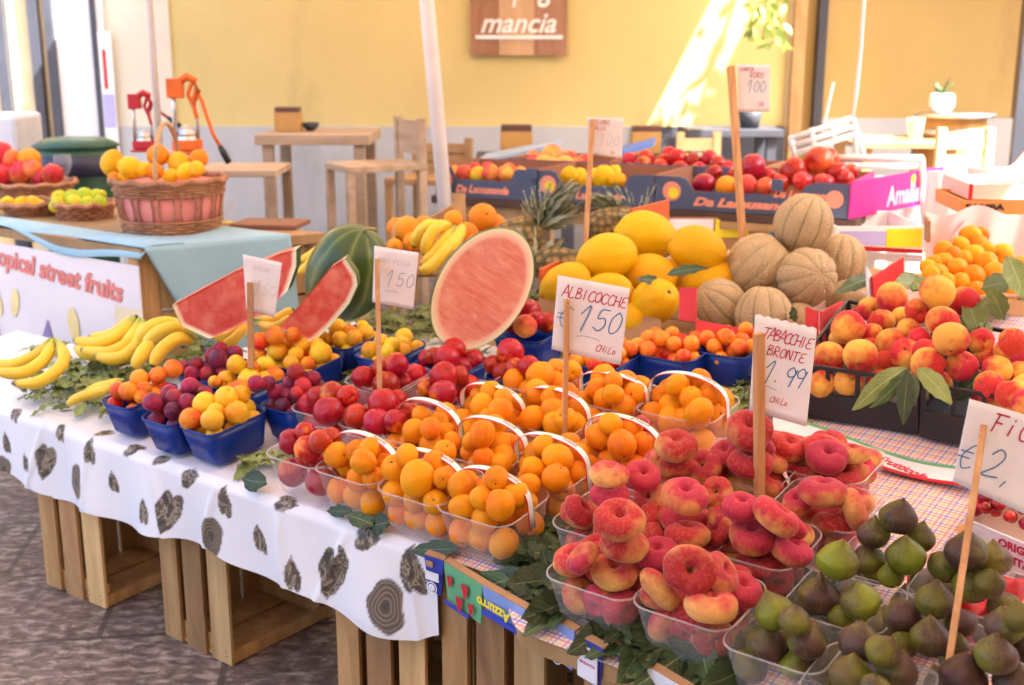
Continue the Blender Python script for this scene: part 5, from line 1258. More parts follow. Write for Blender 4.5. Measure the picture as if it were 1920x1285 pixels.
# figs
GG = 'clear punnets of figs'
def fg(px, py, lab, tops, a=.073, b=.065, dome=.08, r=.026, under=1, yaw=0, h=.075):
    p = punnet(px, py, a, b, h, yaw, 'clear punnet of figs '+lab, 'punnet', False, None, GG)
    fill(p, 'fig', tops, r, dome, 'green and purple fig in the punnet '+lab, 'figs in the punnet '+lab, under, False); return p
G1 = 'green_fig'
fg(1477, 1192, 'at the bottom left of the figs', [(1452,1148,76,(-.4,.3,1),G1),(1437,1209,76,(.1,-.1,1)),(1512,1205,74,(.3,.0,1)),(1490,1249,60,(.1,-.3,1),G1),(1490,1165,60)])
fg(1585, 1125, 'topped by the brightest green fig', [(1571,1053,80,(.1,-.05,1),G1),(1534,1120,78,(.1,0,1)),(1613,1129,76,(-.3,0,1),G1),(1572,1165,54,(0,-.3,1),G1)], dome=.11)
fg(1668, 1055, 'topped by the purple fig', [(1684,971,72,(.1,-.1,1)),(1638,1002,62,(-.1,0,1)),(1629,1050,64,(-.1,0,1)),(1698,1044,76,(-.1,-.1,1),G1),(1724,1010,60,(.2,0,1)),(1670,1080,50,(-.2,-.5,1),G1)], dome=.11)
fg(1728, 1195, 'in the middle right behind the slanting stick', [(1752,1128,74,(.1,0,1)),(1692,1157,74,(-.2,.2,1)),(1745,1198,78,(0,0,1)),(1692,1210,56,(-.3,-.3,1),G1),(1802,1168,60),(1790,1215,60)], dome=.09)
fg(1818, 1100, 'at the right in front of the cherries', [(1812,1036,80,(-.1,0,1)),(1771,1063,66),(1862,1052,70),(1821,1100,74),(1855,1095,60)], dome=.09)
fg(1628, 1278, 'cut by the bottom of the photo', [(1613,1206,84,(.05,0,1)),(1594,1266,80,(.0,0,1),G1),(1682,1258,78,(.2,0,1)),(1654,1222,66),(1640,1290,60)], dome=.08)
fg(1860, 1280, 'in the bottom right corner of the photo', [(1805,1270,90,(.2,0,1)),(1868,1230,80,(0,0,1)),(1884,1175,76,(-.1,0,1)),(1925,1210,80),(1915,1160,60),(1900,1280,80)], dome=.09)
# nectarines in clear punnets
NG = 'clear punnets of nectarines'
def ne(px, py, lab, tops, a=.079, b=.072, dome=.08, r=.032, under=1, blue=False, h=HP, yaw=0, under_=None):
    p = punnet(px, py, a, b, h, yaw, ('blue' if blue else 'clear')+' punnet of nectarines '+lab, 'punnet', blue, None, NG if not blue else 'blue punnets of nectarines')
    fill(p, 'nectarine', tops, r, dome, 'red nectarine in the '+('blue' if blue else 'clear')+' punnet '+lab, 'nectarines in the '+('blue' if blue else 'clear')+' punnet '+lab, under, False); return p
ne(592, 838, 'at the front edge of the white cloth', [(545,828,50),(578,842,54),(600,828,46),(572,810,40),(620,822,44)], under=2, r=.03)
ne(632, 755, 'behind the front one, topped by a pointed nectarine', [(567,755,46),(596,745,44),(616,772,58),(622,738,48),(652,744,44),(610,815,48),(655,805,52),(640,780,40)])
ne(722, 782, 'with a big dark round one on top', [(668,780,48),(719,757,62),(745,750,40),(707,793,56),(768,782,52),(740,790,44)])
ne(727, 705, 'behind the middle price stick', [(681,708,46),(724,722,54),(743,684,46),(780,706,48),(715,690,40),(755,718,40)])
ne(835, 730, 'right of the middle price stick', [(833,704,54),(831,738,54),(881,726,54),(800,728,40,None),(860,705,40)])
# blue punnets
B2 = 'blue punnets on the left of the stall'
def bl(px, py, kind, what, lab, tops, a=.056, b=.072, h=.078, dome=.05, r=.02, yaw=.0, kinds=None, grp=B2, under=0):
    p = punnet(px, py, a, b, h, yaw, 'blue punnet of '+what+'s '+lab, 'punnet', True, None, grp)
    # bed of fruit just below the rim
    fill(p, kind, tops, r, dome, what+' in the blue punnet '+lab, what+'s in the blue punnet '+lab, 0, False, kinds=kinds)
    used = [o for o in D.objects if o.get('group') == what+'s in the blue punnet '+lab]; pos = [o.matrix_world.translation.copy() for o in used]
    k = h-.6*r-.006; a, b = a*.9, b*.9; n1 = max(1, int(2*(a-r)/(1.9*r)+1)); n2 = max(1, int(2*(b-r)/(1.9*r)+1))
    for i in range(n1):
        for j in range(n2):
            P = p['M'] @ Vector((-(a-r)+2*(a-r)*i/max(1, n1-1), -(b-r)+2*(b-r)*j/max(1, n2-1), k+random.uniform(-.2,.2)*r))
            if any((P-Q).length < 1.35*r for Q in pos): continue
            pos.append(P); fruit(random.choice(kinds) if kinds else kind, P, r, what+' in the blue punnet '+lab, what+'s in the blue punnet '+lab)
    return p
bl(262, 738, 'orange_plum', 'small orange plum', 'at the far left corner', [(262,711,36,None,'orange_plum'),(296,704,32),(325,692,36),(325,716,38),(352,714,28),(222,732,32),(240,734,36),(270,730,30),(292,740,30),(265,745,26)], r=.018)
bl(340, 768, 'plum', 'dark plum', 'second from the left corner', [(319,738,34),(356,724,32),(286,754,36),(300,762,36),(329,748,36),(350,736,28),(324,770,32),(352,755,34),(370,732,30),(385,738,28)], r=.018)
bl(418, 782, 'yellow_plum', 'large yellow plum', 'nearest the front with orange ones mixed in', [(384,758,46),(424,746,44),(452,740,36),(478,758,42),(444,775,46),(358,786,44,None,'orange_plum'),(398,788,42),(405,773,36)], r=.022, kinds=['yellow_plum'], a=.062, b=.078, yaw=-.05)
bl(400, 690, 'plum', 'dark plum', 'behind the cut yellow plum punnet', [(345,690,30),(368,684,30),(360,702,30),(388,702,30),(400,668,32),(413,655,28),(408,672,34),(424,690,30),(440,664,32),(425,700,24)], r=.018)
bl(475, 715, 'orange_plum', 'orange plum', 'in front of the left price stick', [(443,684,36,None,'yellow_plum'),(497,686,38,None,'yellow_plum'),(425,713,38,None,'yellow_plum'),(467,710,40,None,'yellow_plum'),(515,706,38),(402,716,24),(470,690,32),(450,730,36),(495,712,32),(430,735,30)], r=.02, kinds=['orange_plum','yellow_plum'])
bl(560, 745, 'plum', 'red plum', 'left of the clear nectarine punnets', [(555,700,34),(587,710,30),(545,719,30),(568,724,32),(517,735,32),(502,718,28),(597,725,28),(530,760,28),(508,760,24),(556,738,26),(480,718,30),(540,740,26),(580,745,26)], r=.018)
bl(572, 672, 'yellow_plum', 'yellow plum', 'with a stalk in front of the right watermelon wedge', [(520,658,40),(564,648,34),(601,662,42),(594,648,30),(546,680,30),(577,682,28),(488,640,34,None,'orange_plum'),(515,630,36,None,'orange_plum'),(545,642,38,None,'orange_plum'),(550,628,30),(486,665,30),(555,665,30)], r=.02, kinds=['yellow_plum','yellow_plum','orange_plum'], a=.075, b=.07)
bl(655, 632, 'yellow_plum', 'pale yellow plum', 'under the right watermelon wedge', [(595,627,32),(632,614,34),(656,622,26),(637,636,30),(664,634,30),(686,625,32),(612,638,28),(680,612,24)], r=.018, a=.06)
bl(732, 655, 'yellow_plum', 'pale yellow plum', 'right of the middle price stick', [(757,632,34),(693,656,32),(735,648,32),(753,648,36),(782,654,32),(715,640,28),(765,660,30),(725,660,28)], r=.018, a=.06)
def nb(px, py, lab, tops, a=.075): 
    return ne(px, py, lab, tops, a=a, b=.06, blue=True, under=0, r=.03, dome=.07, h=.075)
nb(842, 680, 'under the half watermelon', [(851,656,46),(802,672,36),(837,672,50),(890,676,42),(815,668,36),(865,690,40)])
nb(985, 700, 'left of the large price card', [(957,661,54),(902,694,44),(944,700,44),(992,688,44),(965,690,40),(925,685,38)])
nb(990, 620, 'right below the half watermelon', [(990,584,50),(950,605,34),(1025,605,40),(985,612,44,None,'pink_peach'),(1005,600,34),(965,612,34)])
def small_apr(px, py, lab, w_, seed, a=.085, b=.075):
    rnd = random.Random(seed); p = punnet(px, py, a, b, .075, 0, 'blue punnet of small bright apricots '+lab, 'punnet', True, None, 'blue punnets of small apricots')
    its = []
    for i in range(90):
        x, y = rnd.uniform(-1,1)*(a-.012), rnd.uniform(-1,1)*(b-.012); e = max(abs(x)/a, abs(y)/b); z = .07+.04*(1-e**2)*rnd.uniform(.3,1)
        P = p['M'] @ Vector((x, y, z))
        if all((P-Q).length > .0315 for Q in its): its.append(P)
    for i in range(60):
        x, y = rnd.uniform(-1,1)*(a-.018), rnd.uniform(-1,1)*(b-.018); P = p['M'] @ Vector((x, y, .058))
        if all((P-Q).length > .03 for Q in its): its.append(P)
    for P in its: fruit('orange_plum', P, .0185*rnd.uniform(.9,1.08), 'small apricot in the blue punnet '+lab, 'small apricots in the blue punnet '+lab)['category'] = 'apricot'
small_apr(1262, 650, 'in the centre, right of the large price card', 1, 3)
small_apr(1378, 645, 'behind the scalloped price card', 1, 4, a=.06)
small_apr(1140, 668, 'behind the large price card', 1, 5, a=.06)
# ---------------- melons
for i, (x, y, dd, Y, ax, lab) in enumerate(((1507,420,110,3.02,(.3,-.1,1),'topmost cantaloupe of the heap'),(1420,497,116,2.98,(.7,-.1,.8),'cantaloupe leaning at the left of the heap, with green grooves'),(1513,520,112,2.9,(.2,-1,.3),'round netted cantaloupe in the front middle of the heap'),(1574,490,100,3.1,(.1,0,1),'cantaloupe at the back right of the heap'),
    (1350,570,96,2.88,(-.7,-.2,.6),'cantaloupe lying at the lower left with dark green stripes'),(1432,592,108,2.8,(0,.2,1),'lowest cantaloupe behind the scalloped price card'),(1592,565,80,2.98,(1,0,.2),'small cantaloupe at the lower right by the red box'),(1498,605,74,2.84,(0,0,1),'half hidden cantaloupe behind the red box corner'),(1452,530,90,3.1,(0,0,1),'cantaloupe at the back of the heap, seen between the others'),(1550,560,90,3.1,(0,0,1),'cantaloupe behind the round netted one'))):
    P = atY(x, y, Y); fruit('cantaloupe', P, dd/2*proj(P)[2]/F, lab, 'cantaloupes', ax, spin=i*.7)
for i, (x, y, dd, Y, ax, lab) in enumerate(((1140,482,96,2.95,(1,-.1,.15),'bright yellow melon at the left of the upper row'),(1212,442,98,3.1,(1,.1,-.2),'topmost yellow melon of the heap'),(1307,467,94,2.98,(-1,0,.35),'yellow melon at the right of the upper row'),(1222,516,84,2.95,(1,0,-.3),'yellow melon in the middle of the lower row'),(1228,565,92,2.8,(.4,-.8,.5),'yellow melon standing above the blue punnets'),(1328,525,84,2.98,(.9,0,.3),'yellow melon at the right of the lower row'),(1062,532,84,2.9,(1,0,.4),'yellow melon behind the corner of the large price card'),(1140,550,84,2.85,(1,-.3,.2),'yellow melon hidden mostly by the large price card'),(1190,600,70,2.8,(1,0,0),'small yellow melon behind the card edge'),(1275,520,76,3.08,(.3,-.3,1),'yellow melon at the back of the lower row'))):
    P = atY(x, y, Y); fruit('canary_melon', P, dd/2*proj(P)[2]/F/.93, lab, 'yellow melons', ax, spin=i*.9)
# whole watermelon
P = atY(652, 512, 3.0); q = empty('watermelon', 'whole green striped watermelon behind the cut wedges', 'watermelon', Matrix.Translation(P) @ Matrix.Rotation(radians(22), 4, 'Y') @ Matrix.Rotation(radians(15), 4, 'X'))
me = sph('rind', M_wm, pome(0,.03,.2,(.1,.1,.135),60,0,.02), nu=48, nv=28)
k_ = proj(P)[2]/F; o = link(D.objects.new('rind', me)); o.parent = q; o.scale = (76*k_/.1,)*2+(98*k_/.135,)
b = MB(); b.tube([(0,0,.125),(.01,0,.14),(.03,0,.145)], .004, 6); b.build('stem', plain('dry stem', (.35,.3,.1), .7), q)
# half watermelon: solid half ellipsoid with a cut face
def melon_half(P, ux, uy, a, c, depth, label):
    uy = uy.normalized(); ux = (ux-uy*ux.dot(uy))
    """ux, uy: in-plane axes of the cut face (ux short, uy long); body bulges away"""
    ux = ux.normalized(); nz = ux.cross(uy).normalized(); uy = nz.cross(ux)
    root = empty('half_watermelon', label, 'watermelon', Matrix.Translation(P) @ Matrix((ux, uy, nz)).transposed().to_4x4())
    b = MB(); nu, nr = 48, 16; at_ = []
    vs = [(0,0,0)]; at_.append(0)
    for r in range(1, nr+1):
        f = (r/nr)
        for i in range(nu):
            th = 2*pi*i/nu; vs.append((a*f*cos(th), c*f*sin(th), .0015*noise.noise(Vector((cos(th)*f*6, sin(th)*f*8, 0))))); at_.append(f)
    fs = [(0, 1+i, 1+(i+1)%nu) for i in range(nu)]+[(1+(r-1)*nu+i, 1+r*nu+i, 1+r*nu+(i+1)%nu, 1+(r-1)*nu+(i+1)%nu) for r in range(1, nr) for i in range(nu)]
    b.add(vs, fs, 0, True); me = b.mesh('flesh', M_flesh); A = me.attributes.new('edge', 'FLOAT', 'POINT'); A.data.foreach_set('value', at_)
    o = link(D.objects.new('flesh', me)); o.parent = root
    b = MB(); rings = []; n = 14
    for j in range(n+1):
        ph = pi/2*j/n; 
        for i in range(nu):
            th = 2*pi*i/nu; rings.append((a*cos(ph)*cos(th), c*cos(ph)*sin(th), -.0005-depth*sin(ph)))
    b.add(rings, [(j*nu+i, (j+1)*nu+i, (j+1)*nu+(i+1)%nu, j*nu+(i+1)%nu) for j in range(n) for i in range(nu)], 0, True); b.build('rind', M_wm, root); return root
Yh = 2.62; Pc = atY(905, 543, Yh); k_ = proj(Pc)[2]/F
long_ = (atY(975, 428, Yh+.03)-atY(832, 655, Yh-.02)); short_ = (atY(990, 590, Yh+.02)-atY(822, 500, Yh-.02))
melon_half(Pc, short_, long_, 86*k_, 126*k_, .12, 'big watermelon half standing with its pink cut face to the camera')
def wedge(pts, thick, Y, label, rindside, tops=None):
    """flat slab: outline in pixels (flesh side), rindside = index list of outline edges that carry the rind"""
    c = [atY(*q[:2], Y+(q[2] if len(q) > 2 else 0)) for q in pts]; P = sum(c, Vector())/len(c)
    nrm = (c[1]-c[0]).cross(c[-1]-c[0]).normalized()
    if nrm.dot(ray(960, 600)) < 0: nrm = -nrm
    root = empty('watermelon_wedge', label, 'watermelon', P, 'cut watermelon wedges')
    n = len(c); b = MB(); at_ = []
    # radial grid of the outline
    rind = set(rindside); m_ = 12
    out = []; fr_ = []
    for i in range(n):
        for k in range(m_):
            f = k/m_; out.append(c[i]*(1-f)+c[(i+1)%n]*f-P); fr_.append(1.0 if i in rind else 0.0)
    N2 = len(out); 
    for s_ in (0, 1):
        vs = [Vector((0,0,0))+nrm*thick*s_]; a_ = [0.0]
        for r in range(1, 11):
            f = r/10
            for i in range(N2):
                vs.append(out[i]*f+nrm*thick*s_); rr = fr_[i] if f > .5 else 0
                # distance to the rind edges
                pt = out[i]*f; dm = min([abs((pt-(c[e]-P)).cross((c[(e+1)%n]-c[e]).normalized()).length) for e in rind]); a_.append(max(0, 1-dm/.08))
        fs = [(0, 1+i, 1+(i+1)%N2) for i in range(N2)]+[(1+(r-1)*N2+i, 1+r*N2+i, 1+r*N2+(i+1)%N2, 1+(r-1)*N2+(i+1)%N2) for r in range(1, 10) for i in range(N2)]
        b.add(vs, fs, 0, True); at_ += a_
    base0, base1 = 1+9*N2, 1+10*N2+1+9*N2
    nv = len(b.v); b.f += [(1+9*N2+i, 1+9*N2+(i+1)%N2, (1+10*N2)+1+9*N2+(i+1)%N2, (1+10*N2)+1+9*N2+i) for i in range(N2)]; b.mi += [1 if fr_[i] else 0 for i in range(N2)]; b.sm += [False]*N2
    me = b.mesh('flesh', [M_flesh2, M_wm]); A = me.attributes.new('edge', 'FLOAT', 'POINT'); A.data.foreach_set('value', at_)
    o = link(D.objects.new('flesh', me)); o.parent = root; return root
wedge([(322,573),(440,510),(530,474),(556,468),(556,500),(540,545),(490,590),(395,635),(385,633),(340,612)], .06, 2.75, 'long red watermelon wedge leaning behind the left price card', [3,4,8,9])
wedge([(522,615),(560,575),(620,502),(648,484),(668,515),(671,535),(655,570),(620,612),(590,640)], .05, 2.72, 'upright red watermelon wedge right of the left price card', [3,4,5,6,7])
# ---------------- bananas
M_ban = None
g = NT('banana peel'); a = g.n('Attribute', attribute_name='t').outputs['Fac']; v = g.objc()
c = g.ramp(g.noise(v, 12, 3), [(.3, (.8,.5,.02)), (.7, (.88,.62,.05))]); c = g.mix(c, (.22,.33,.03), g.ramp(a, [(.78, 0.0), (.9, .85)])); c = g.mix(c, (.08,.05,.02), g.ramp(a, [(.0, 1.0), (.05, 1.0), (.09, 0.0), (.985, 0.0), (.99, 1.0)]))
c = g.mix(c, (.35,.2,.03), g.ramp(g.noise(v, 60, 2), [(.7, 0.0), (.78, .5)])); g.set(Base_Color=c, Roughness=.42); M_ban = g.m
def bananas(name_pts, r_px, label, group='bunches of bananas'):
    """each banana: list of (x, y, Y) pixel points from tip to stem"""
    P0 = atY(*name_pts[0][-1]); root = empty('banana_bunch', label, 'bananas', P0, group)
    for pts in name_pts:
        W_ = [atY(*q)-P0 for q in pts]; S = []
        n = 14
        for i in range(n+1):   # quadratic/cubic through points
            t = i/n*(len(W_)-1); k = min(int(t), len(W_)-2); f = t-k
            p0, p1, p2, p3 = W_[max(k-1,0)], W_[k], W_[k+1], W_[min(k+2, len(W_)-1)]
            S.append(.5*((2*p1)+(-p0+p2)*f+(2*p0-5*p1+4*p2-p3)*f*f+(-p0+3*p1-3*p2+p3)*f**3))
        R = r_px/2*proj(P0)[2]/F; rad = [R*(.22 if i == 0 else .6 if i == 1 else .3 if i == n else .42 if i == n-1 else .75 if i in (2, n-2) else 1) for i in range(n+1)]
        b = MB(); b.tube(S, rad, 5); 
        for k in range(len(b.sm)): b.sm[k] = True
        me = b.mesh('banana', M_ban); A = me.attributes.new('t', 'FLOAT', 'POINT'); A.data.foreach_set('value', [i/n for i in range(n+1) for _ in range(5)])
        o = link(D.objects.new('banana', me)); o.parent = root; s_ = o.modifiers.new('u', 'SUBSURF'); s_.levels = 1; s_.render_levels = 1
    return root
bananas([[(-20,695,2.72),(40,700,2.7),(85,672,2.74),(100,635,2.8)],[(20,718,2.66),(70,718,2.66),(112,690,2.7),(120,665,2.74),(104,634,2.8)],[(-30,680,2.8),(20,685,2.78),(75,662,2.8),(99,632,2.81)]], 30, 'banana bunch at the left edge of the white cloth')
bananas([[(137,637,3.0),(180,645,2.98),(225,628,3.0),(255,595,3.04)],[(150,655,2.95),(200,663,2.93),(245,640,2.96),(262,596,3.04)],[(175,668,2.92),(225,672,2.9),(262,640,2.94),(268,598,3.04)],[(140,650,2.98),(170,665,2.96),(230,655,2.95),(258,600,3.03)],[(165,632,3.08),(200,632,3.08),(235,612,3.08),(257,592,3.05)]], 32, 'large green stemmed banana bunch beside the cart banner')
bananas([[(262,652,2.9),(275,618,2.9),(320,606,2.93),(372,636,2.95)],[(270,660,2.84),(290,628,2.84),(330,615,2.86),(365,630,2.9)]], 33, 'two curved bananas arching over the leaves')
bananas([[(285,690,2.7),(300,660,2.72),(335,635,2.75),(370,645,2.8)],[(250,690,2.72),(262,672,2.72),(272,655,2.74),(285,645,2.78)]], 34, 'pair of bananas in front of the arching ones')
bananas([[(125,760,2.62),(150,745,2.6),(185,735,2.6),(220,728,2.6)],[(150,745,2.66),(180,728,2.66),(205,722,2.65),(235,712,2.64)]], 26, 'bananas lying beside the leftmost blue punnet')
bananas([[(388,618,2.9),(410,622,2.9),(440,612,2.9),(460,600,2.92)],[(395,632,2.85),(425,632,2.85),(450,615,2.86),(462,602,2.9)],[(415,650,2.8),(435,640,2.82),(452,622,2.85),(464,604,2.9)],[(545,590,2.85),(530,608,2.84),(505,615,2.86),(480,605,2.9)],[(552,580,2.9),(535,590,2.9),(510,600,2.9),(475,598,2.92)]], 26, 'bananas behind the left price card below the long wedge')
bananas([[(555,512,3.15),(575,500,3.15),(595,475,3.15),(620,452,3.16)],[(560,490,3.2),(580,480,3.2),(600,465,3.2),(618,450,3.18)]], 22, 'bananas behind the whole watermelon')
bananas([[(775,465,3.2),(785,440,3.2),(805,422,3.2),(835,428,3.25)],[(795,480,3.15),(802,450,3.15),(822,425,3.18),(850,425,3.25)],[(785,510,3.1),(808,500,3.1),(835,470,3.12),(865,425,3.22)],[(840,480,3.14),(850,460,3.14),(862,440,3.18),(868,422,3.24)],[(790,500,3.14),(810,480,3.14),(830,455,3.16),(855,424,3.24)]], 30, 'banana bunch between the whole and the half watermelon')
# oranges in the box, box panels
for (x, y, dd, Y) in ((905,408,54,3.4),(765,430,50,3.4),(775,455,40,3.35),(745,428,40,3.5),(875,440,46,3.3),(930,420,36,3.5),(795,425,40,3.45),(950,440,40,3.4),(740,462,30,3.3),(850,412,36,3.5),(890,460,40,3.25)):
    P = atY(x, y, Y); fruit('orange', P, dd/2*proj(P)[2]/F, 'orange in the open wooden box behind the banana bunch', 'oranges in the open wooden box')
q = empty('orange_box', 'open wooden box of oranges behind the bananas', 'box', atY(740, 510, 3.2)); P = q.location
def R5(x, y, Y): return atY(x, y, Y)-P
def quad(b, p, t, m=0):
    nn = (p[1]-p[0]).cross(p[3]-p[0]).normalized()*t; b.add(list(p)+[v+nn for v in p], [(0,1,2,3),(7,6,5,4),(0,4,5,1),(1,5,6,2),(2,6,7,3),(3,7,4,0)], m)
b = MB(); quad(b, (R5(735,412,3.55), R5(735,520,3.25), R5(1040,520,3.25), R5(1040,470,3.3)), .01); b.build('front_panel', M_brown, q)
b = MB(); quad(b, (R5(848,362,3.55), R5(872,362,3.55), R5(874,425,3.5), R5(850,425,3.5)), .02); b.build('corner_post', M_tan, q)
b = MB(); quad(b, (R5(800,412,3.55), R5(850,385,3.6), R5(850,430,3.6), R5(800,440,3.55)), .01); quad(b, (R5(736,412,3.5), R5(736,470,3.3), R5(745,475,3.6), R5(745,410,3.7)), .01); b.build('side_panel', M_brown, q)
# pineapples
def pineapple(P, r, L, ax, crown_dir, label):
    root = empty('pineapple', label, 'pineapple', P, 'pineapples'); q_ = Vector(ax).to_track_quat('Z', 'Y').to_matrix().to_4x4()
    g = MATS.get('pine')
    if not g:
        n_ = NT('pineapple skin'); tc = n_.objc((1,1,1), False); vo = n_.n('TexVoronoi'); vo.inputs['Scale'].default_value = 45; n_.l(tc, vo.inputs[0]); vo.inputs['Randomness'].default_value = .35
        n_.set(Base_Color=n_.ramp(vo.outputs[0], [(.0, (.36,.26,.08)), (.35, (.28,.17,.05)), (.6, (.08,.07,.02))]), Roughness=.6); n_.bump(vo.outputs[0], 1, .01); MATS['pine'] = g = n_.m
    b = MB(); b.lathe([(r*.55,-L*.5),(r*.9,-L*.35),(r,0),(r*.92,L*.3),(r*.6,L*.5),(.001,L*.53)], 26, M=q_); b.build('fruit_body', g, root)
    sp = []; tip = Vector(ax).normalized()*L*.5
    for i in range(80):
        a = i*2.4; f = i/80; side = Vector((cos(a), sin(a)*.6, sin(a*.7)*.4)); d = Vector(crown_dir)*(.5+f*1.1)+side*(1.0-f*.75)
        sp.append((tip+Vector(crown_dir)*.05*f, d, side+Vector((0,0,.5)), r*random.uniform(1.3,2.1), r*.2, random.uniform(-.1,.3), .3))
    o = leaves_obj('crown', sp, mk_leaf('pineapple crown', (.22,.25,.15), (.36,.38,.26), (.42,.43,.3)) if 'pcr' not in MATS else MATS['pcr'], root); MATS['pcr'] = o.data.materials[0]; return root
pineapple(atY(960, 455, 3.25), .062, .17, (.75,.2,.35), (.65,0,.85), 'pineapple behind the half watermelon with its grey green crown to the right')
pineapple(atY(1150, 425, 3.45), .06, .16, (.8,.3,.1), (-.9,.1,.5), 'pineapple in the shade left of the topmost yellow melon')
pineapple(atY(1055, 500, 3.05), .05, .14, (-1,.1,.1), (-.6,.3,.3), 'pineapple lying behind the brown box edge')
# crates and coloured boxes around the melons
def panelbox(quads, name, label, cat, Pq):
    P = atY(*Pq); root = empty(name, label, cat, P)
    for (nm, m, pts, t) in quads:
        b = MB(); quad(b, [atY(*p)-P for p in pts], t); b.build(nm, m, root)
    return root
M_redo = plain('orange red cardboard', (.6,.12,.03), .6, .08, 5)
panelbox([('side_panel', M_redo, ((1010,505,2.9),(1012,560,2.9),(1080,520,3.05),(1075,475,3.1)), .008), ('front_panel', M_brown, ((1012,560,2.9),(1012,640,2.85),(1240,660,2.7),(1240,600,2.75)), .008), ('flap', M_redo, ((1185,392,3.2),(1255,375,3.3),(1255,420,3.3),(1185,430,3.2)), .008)], 'melon_box', 'orange red open box holding the yellow melons', 'box', (1012,560,2.9))
panelbox([('front_panel', M_red, ((1305,600,2.62),(1305,640,2.6),(1560,690,2.5),(1560,650,2.52)), .006), ('corner_tab', M_red, ((1275,540,2.68),(1275,600,2.66),(1307,605,2.64),(1307,540,2.66)), .006), ('corner_tab', M_red, ((1510,575,2.58),(1510,660,2.55),(1535,665,2.55),(1535,585,2.57)), .006), ('corner_tab', M_red, ((1537,585,2.57),(1537,665,2.55),(1577,640,2.7),(1577,565,2.75)), .006), ('side_panel', M_red, ((1577,590,2.75),(1577,640,2.75),(1640,600,3.1),(1640,560,3.1)), .006)], 'melon_box', 'red cardboard box holding the cantaloupes', 'box', (1305,640,2.6))
panelbox([('corner_tab', M_red, ((1632,520,2.75),(1636,570,2.75),(1692,540,2.9),(1690,483,2.9)), .006), ('inner_side', M_pw, ((1622,498,2.75),(1625,560,2.75),(1634,565,2.76),(1632,515,2.76)), .004), ('rail', M_red, ((1585,460,3.25),(1585,468,3.25),(1730,476,3.2),(1730,468,3.2)), .006), ('back_panel', M_pw, ((1585,470,3.252),(1585,485,3.252),(1730,492,3.202),(1730,478,3.202)), .006)], 'red_white_box', 'red and white box corner with a round mark behind the cantaloupes', 'box', (1632,560,2.75))
# peach crates (black plastic) at the right
def black_crate(c, h, label):
    """c: four pixel points on the slope (front left, front right, back right, back left)"""
    pts = [tw(*tp(*q), .0) for q in c]; P = pts[0]; root = empty('plastic_crate', label, 'crate', P, 'black plastic crates of peaches')
    b = MB(); up = W*h
    for i in range(4):
        p, q_ = pts[i]-P, pts[(i+1)%4]-P; L = (q_-p).length; d = (q_-p).normalized(); nn = d.cross(W).normalized()*.006
        def bar(u0, u1, z0, z1):
            A_ = p+d*u0; B_ = p+d*u1; b.add([A_+W*z0, B_+W*z0, B_+W*z1, A_+W*z1, A_+W*z0+nn, B_+W*z0+nn, B_+W*z1+nn, A_+W*z1+nn], [(0,1,2,3),(7,6,5,4),(0,4,5,1),(1,5,6,2),(2,6,7,3),(3,7,4,0)])
        bar(0, L, 0, h*.5); bar(0, L, h*.93, h)
        n = max(3, int(L/.05))
        for k in range(n+1): u = L*k/n; bar(max(0, u-.004), min(L, u+.004), h*.501, h*.929)
    b.build('wall_frame', M_black, root); b = MB(); b.add([p-P+W*.004 for p in pts], [(0,1,2,3)]); b.build('floor', M_black, root, solid=.003); return root
PCH = 'peaches in the left black crate'
black_crate([(1500,775),(1722,812),(1830,700),(1590,650)], .115, 'black plastic crate of peaches behind the scalloped price card')
black_crate([(1730,818),(1960,862),(2020,740),(1838,705)], .115, 'black plastic crate of peaches at the right edge')
its = []
def ph(x, y, dd, up): 
    s, t = 0, 0; 
    # on plane raised k above the slope
    s, t = tp(x, y, up); P = tw(s, t, up); return P
big = [(1673,559,60,.16),(1758,547,68,.22),(1808,565,58,.18),(1722,583,50,.17),(1767,603,62,.18),(1783,636,68,.19),(1591,614,66,.15),(1653,604,52,.15),(1635,625,40,.13),(1705,621,50,.15),(1670,644,58,.13),(1554,671,62,.11),(1613,668,66,.13),(1661,683,52,.1),(1698,664,62,.12),(1740,683,64,.13),(1805,688,62,.13),(1725,636,46,.15),(1591,717,56,.08),(1540,720,54,.07),(1691,596,44,.15),(1650,720,54,.07),(1700,722,54,.07),(1760,720,54,.08),(1630,580,46,.13),(1575,640,46,.1),(1735,660,50,.14),(1840,640,50,.14),(1630,655,46,.1),(1765,650,46,.13)]
for q in big: P = ph(q[0], q[1], q[2], q[3]); its.append([P, q[2]/2*proj(P)[2]/F, q])
relax(its, it=60)
for P, r, q in its: fruit('peach', P, r, 'yellow and red peach heaped in the left black crate', PCH)
its = []
for q in [(1855,725,60,.12),(1869,694,58,.14),(1899,741,64,.11),(1887,661,52,.15),(1912,705,60,.13),(1899,641,54,.18),(1920,681,56,.15),(1845,750,50,.09),(1925,730,60,.12),(1870,765,50,.08),(1835,715,44,.1),(1850,668,46,.12),(1925,760,60,.1)]:
    P = ph(q[0], q[1], q[2], q[3]); its.append([P, q[2]/2*proj(P)[2]/F, q])
relax(its)
for P, r, q in its: fruit('peach', P, r, 'yellow and red peach in the right black crate', 'peaches in the right black crate', None)
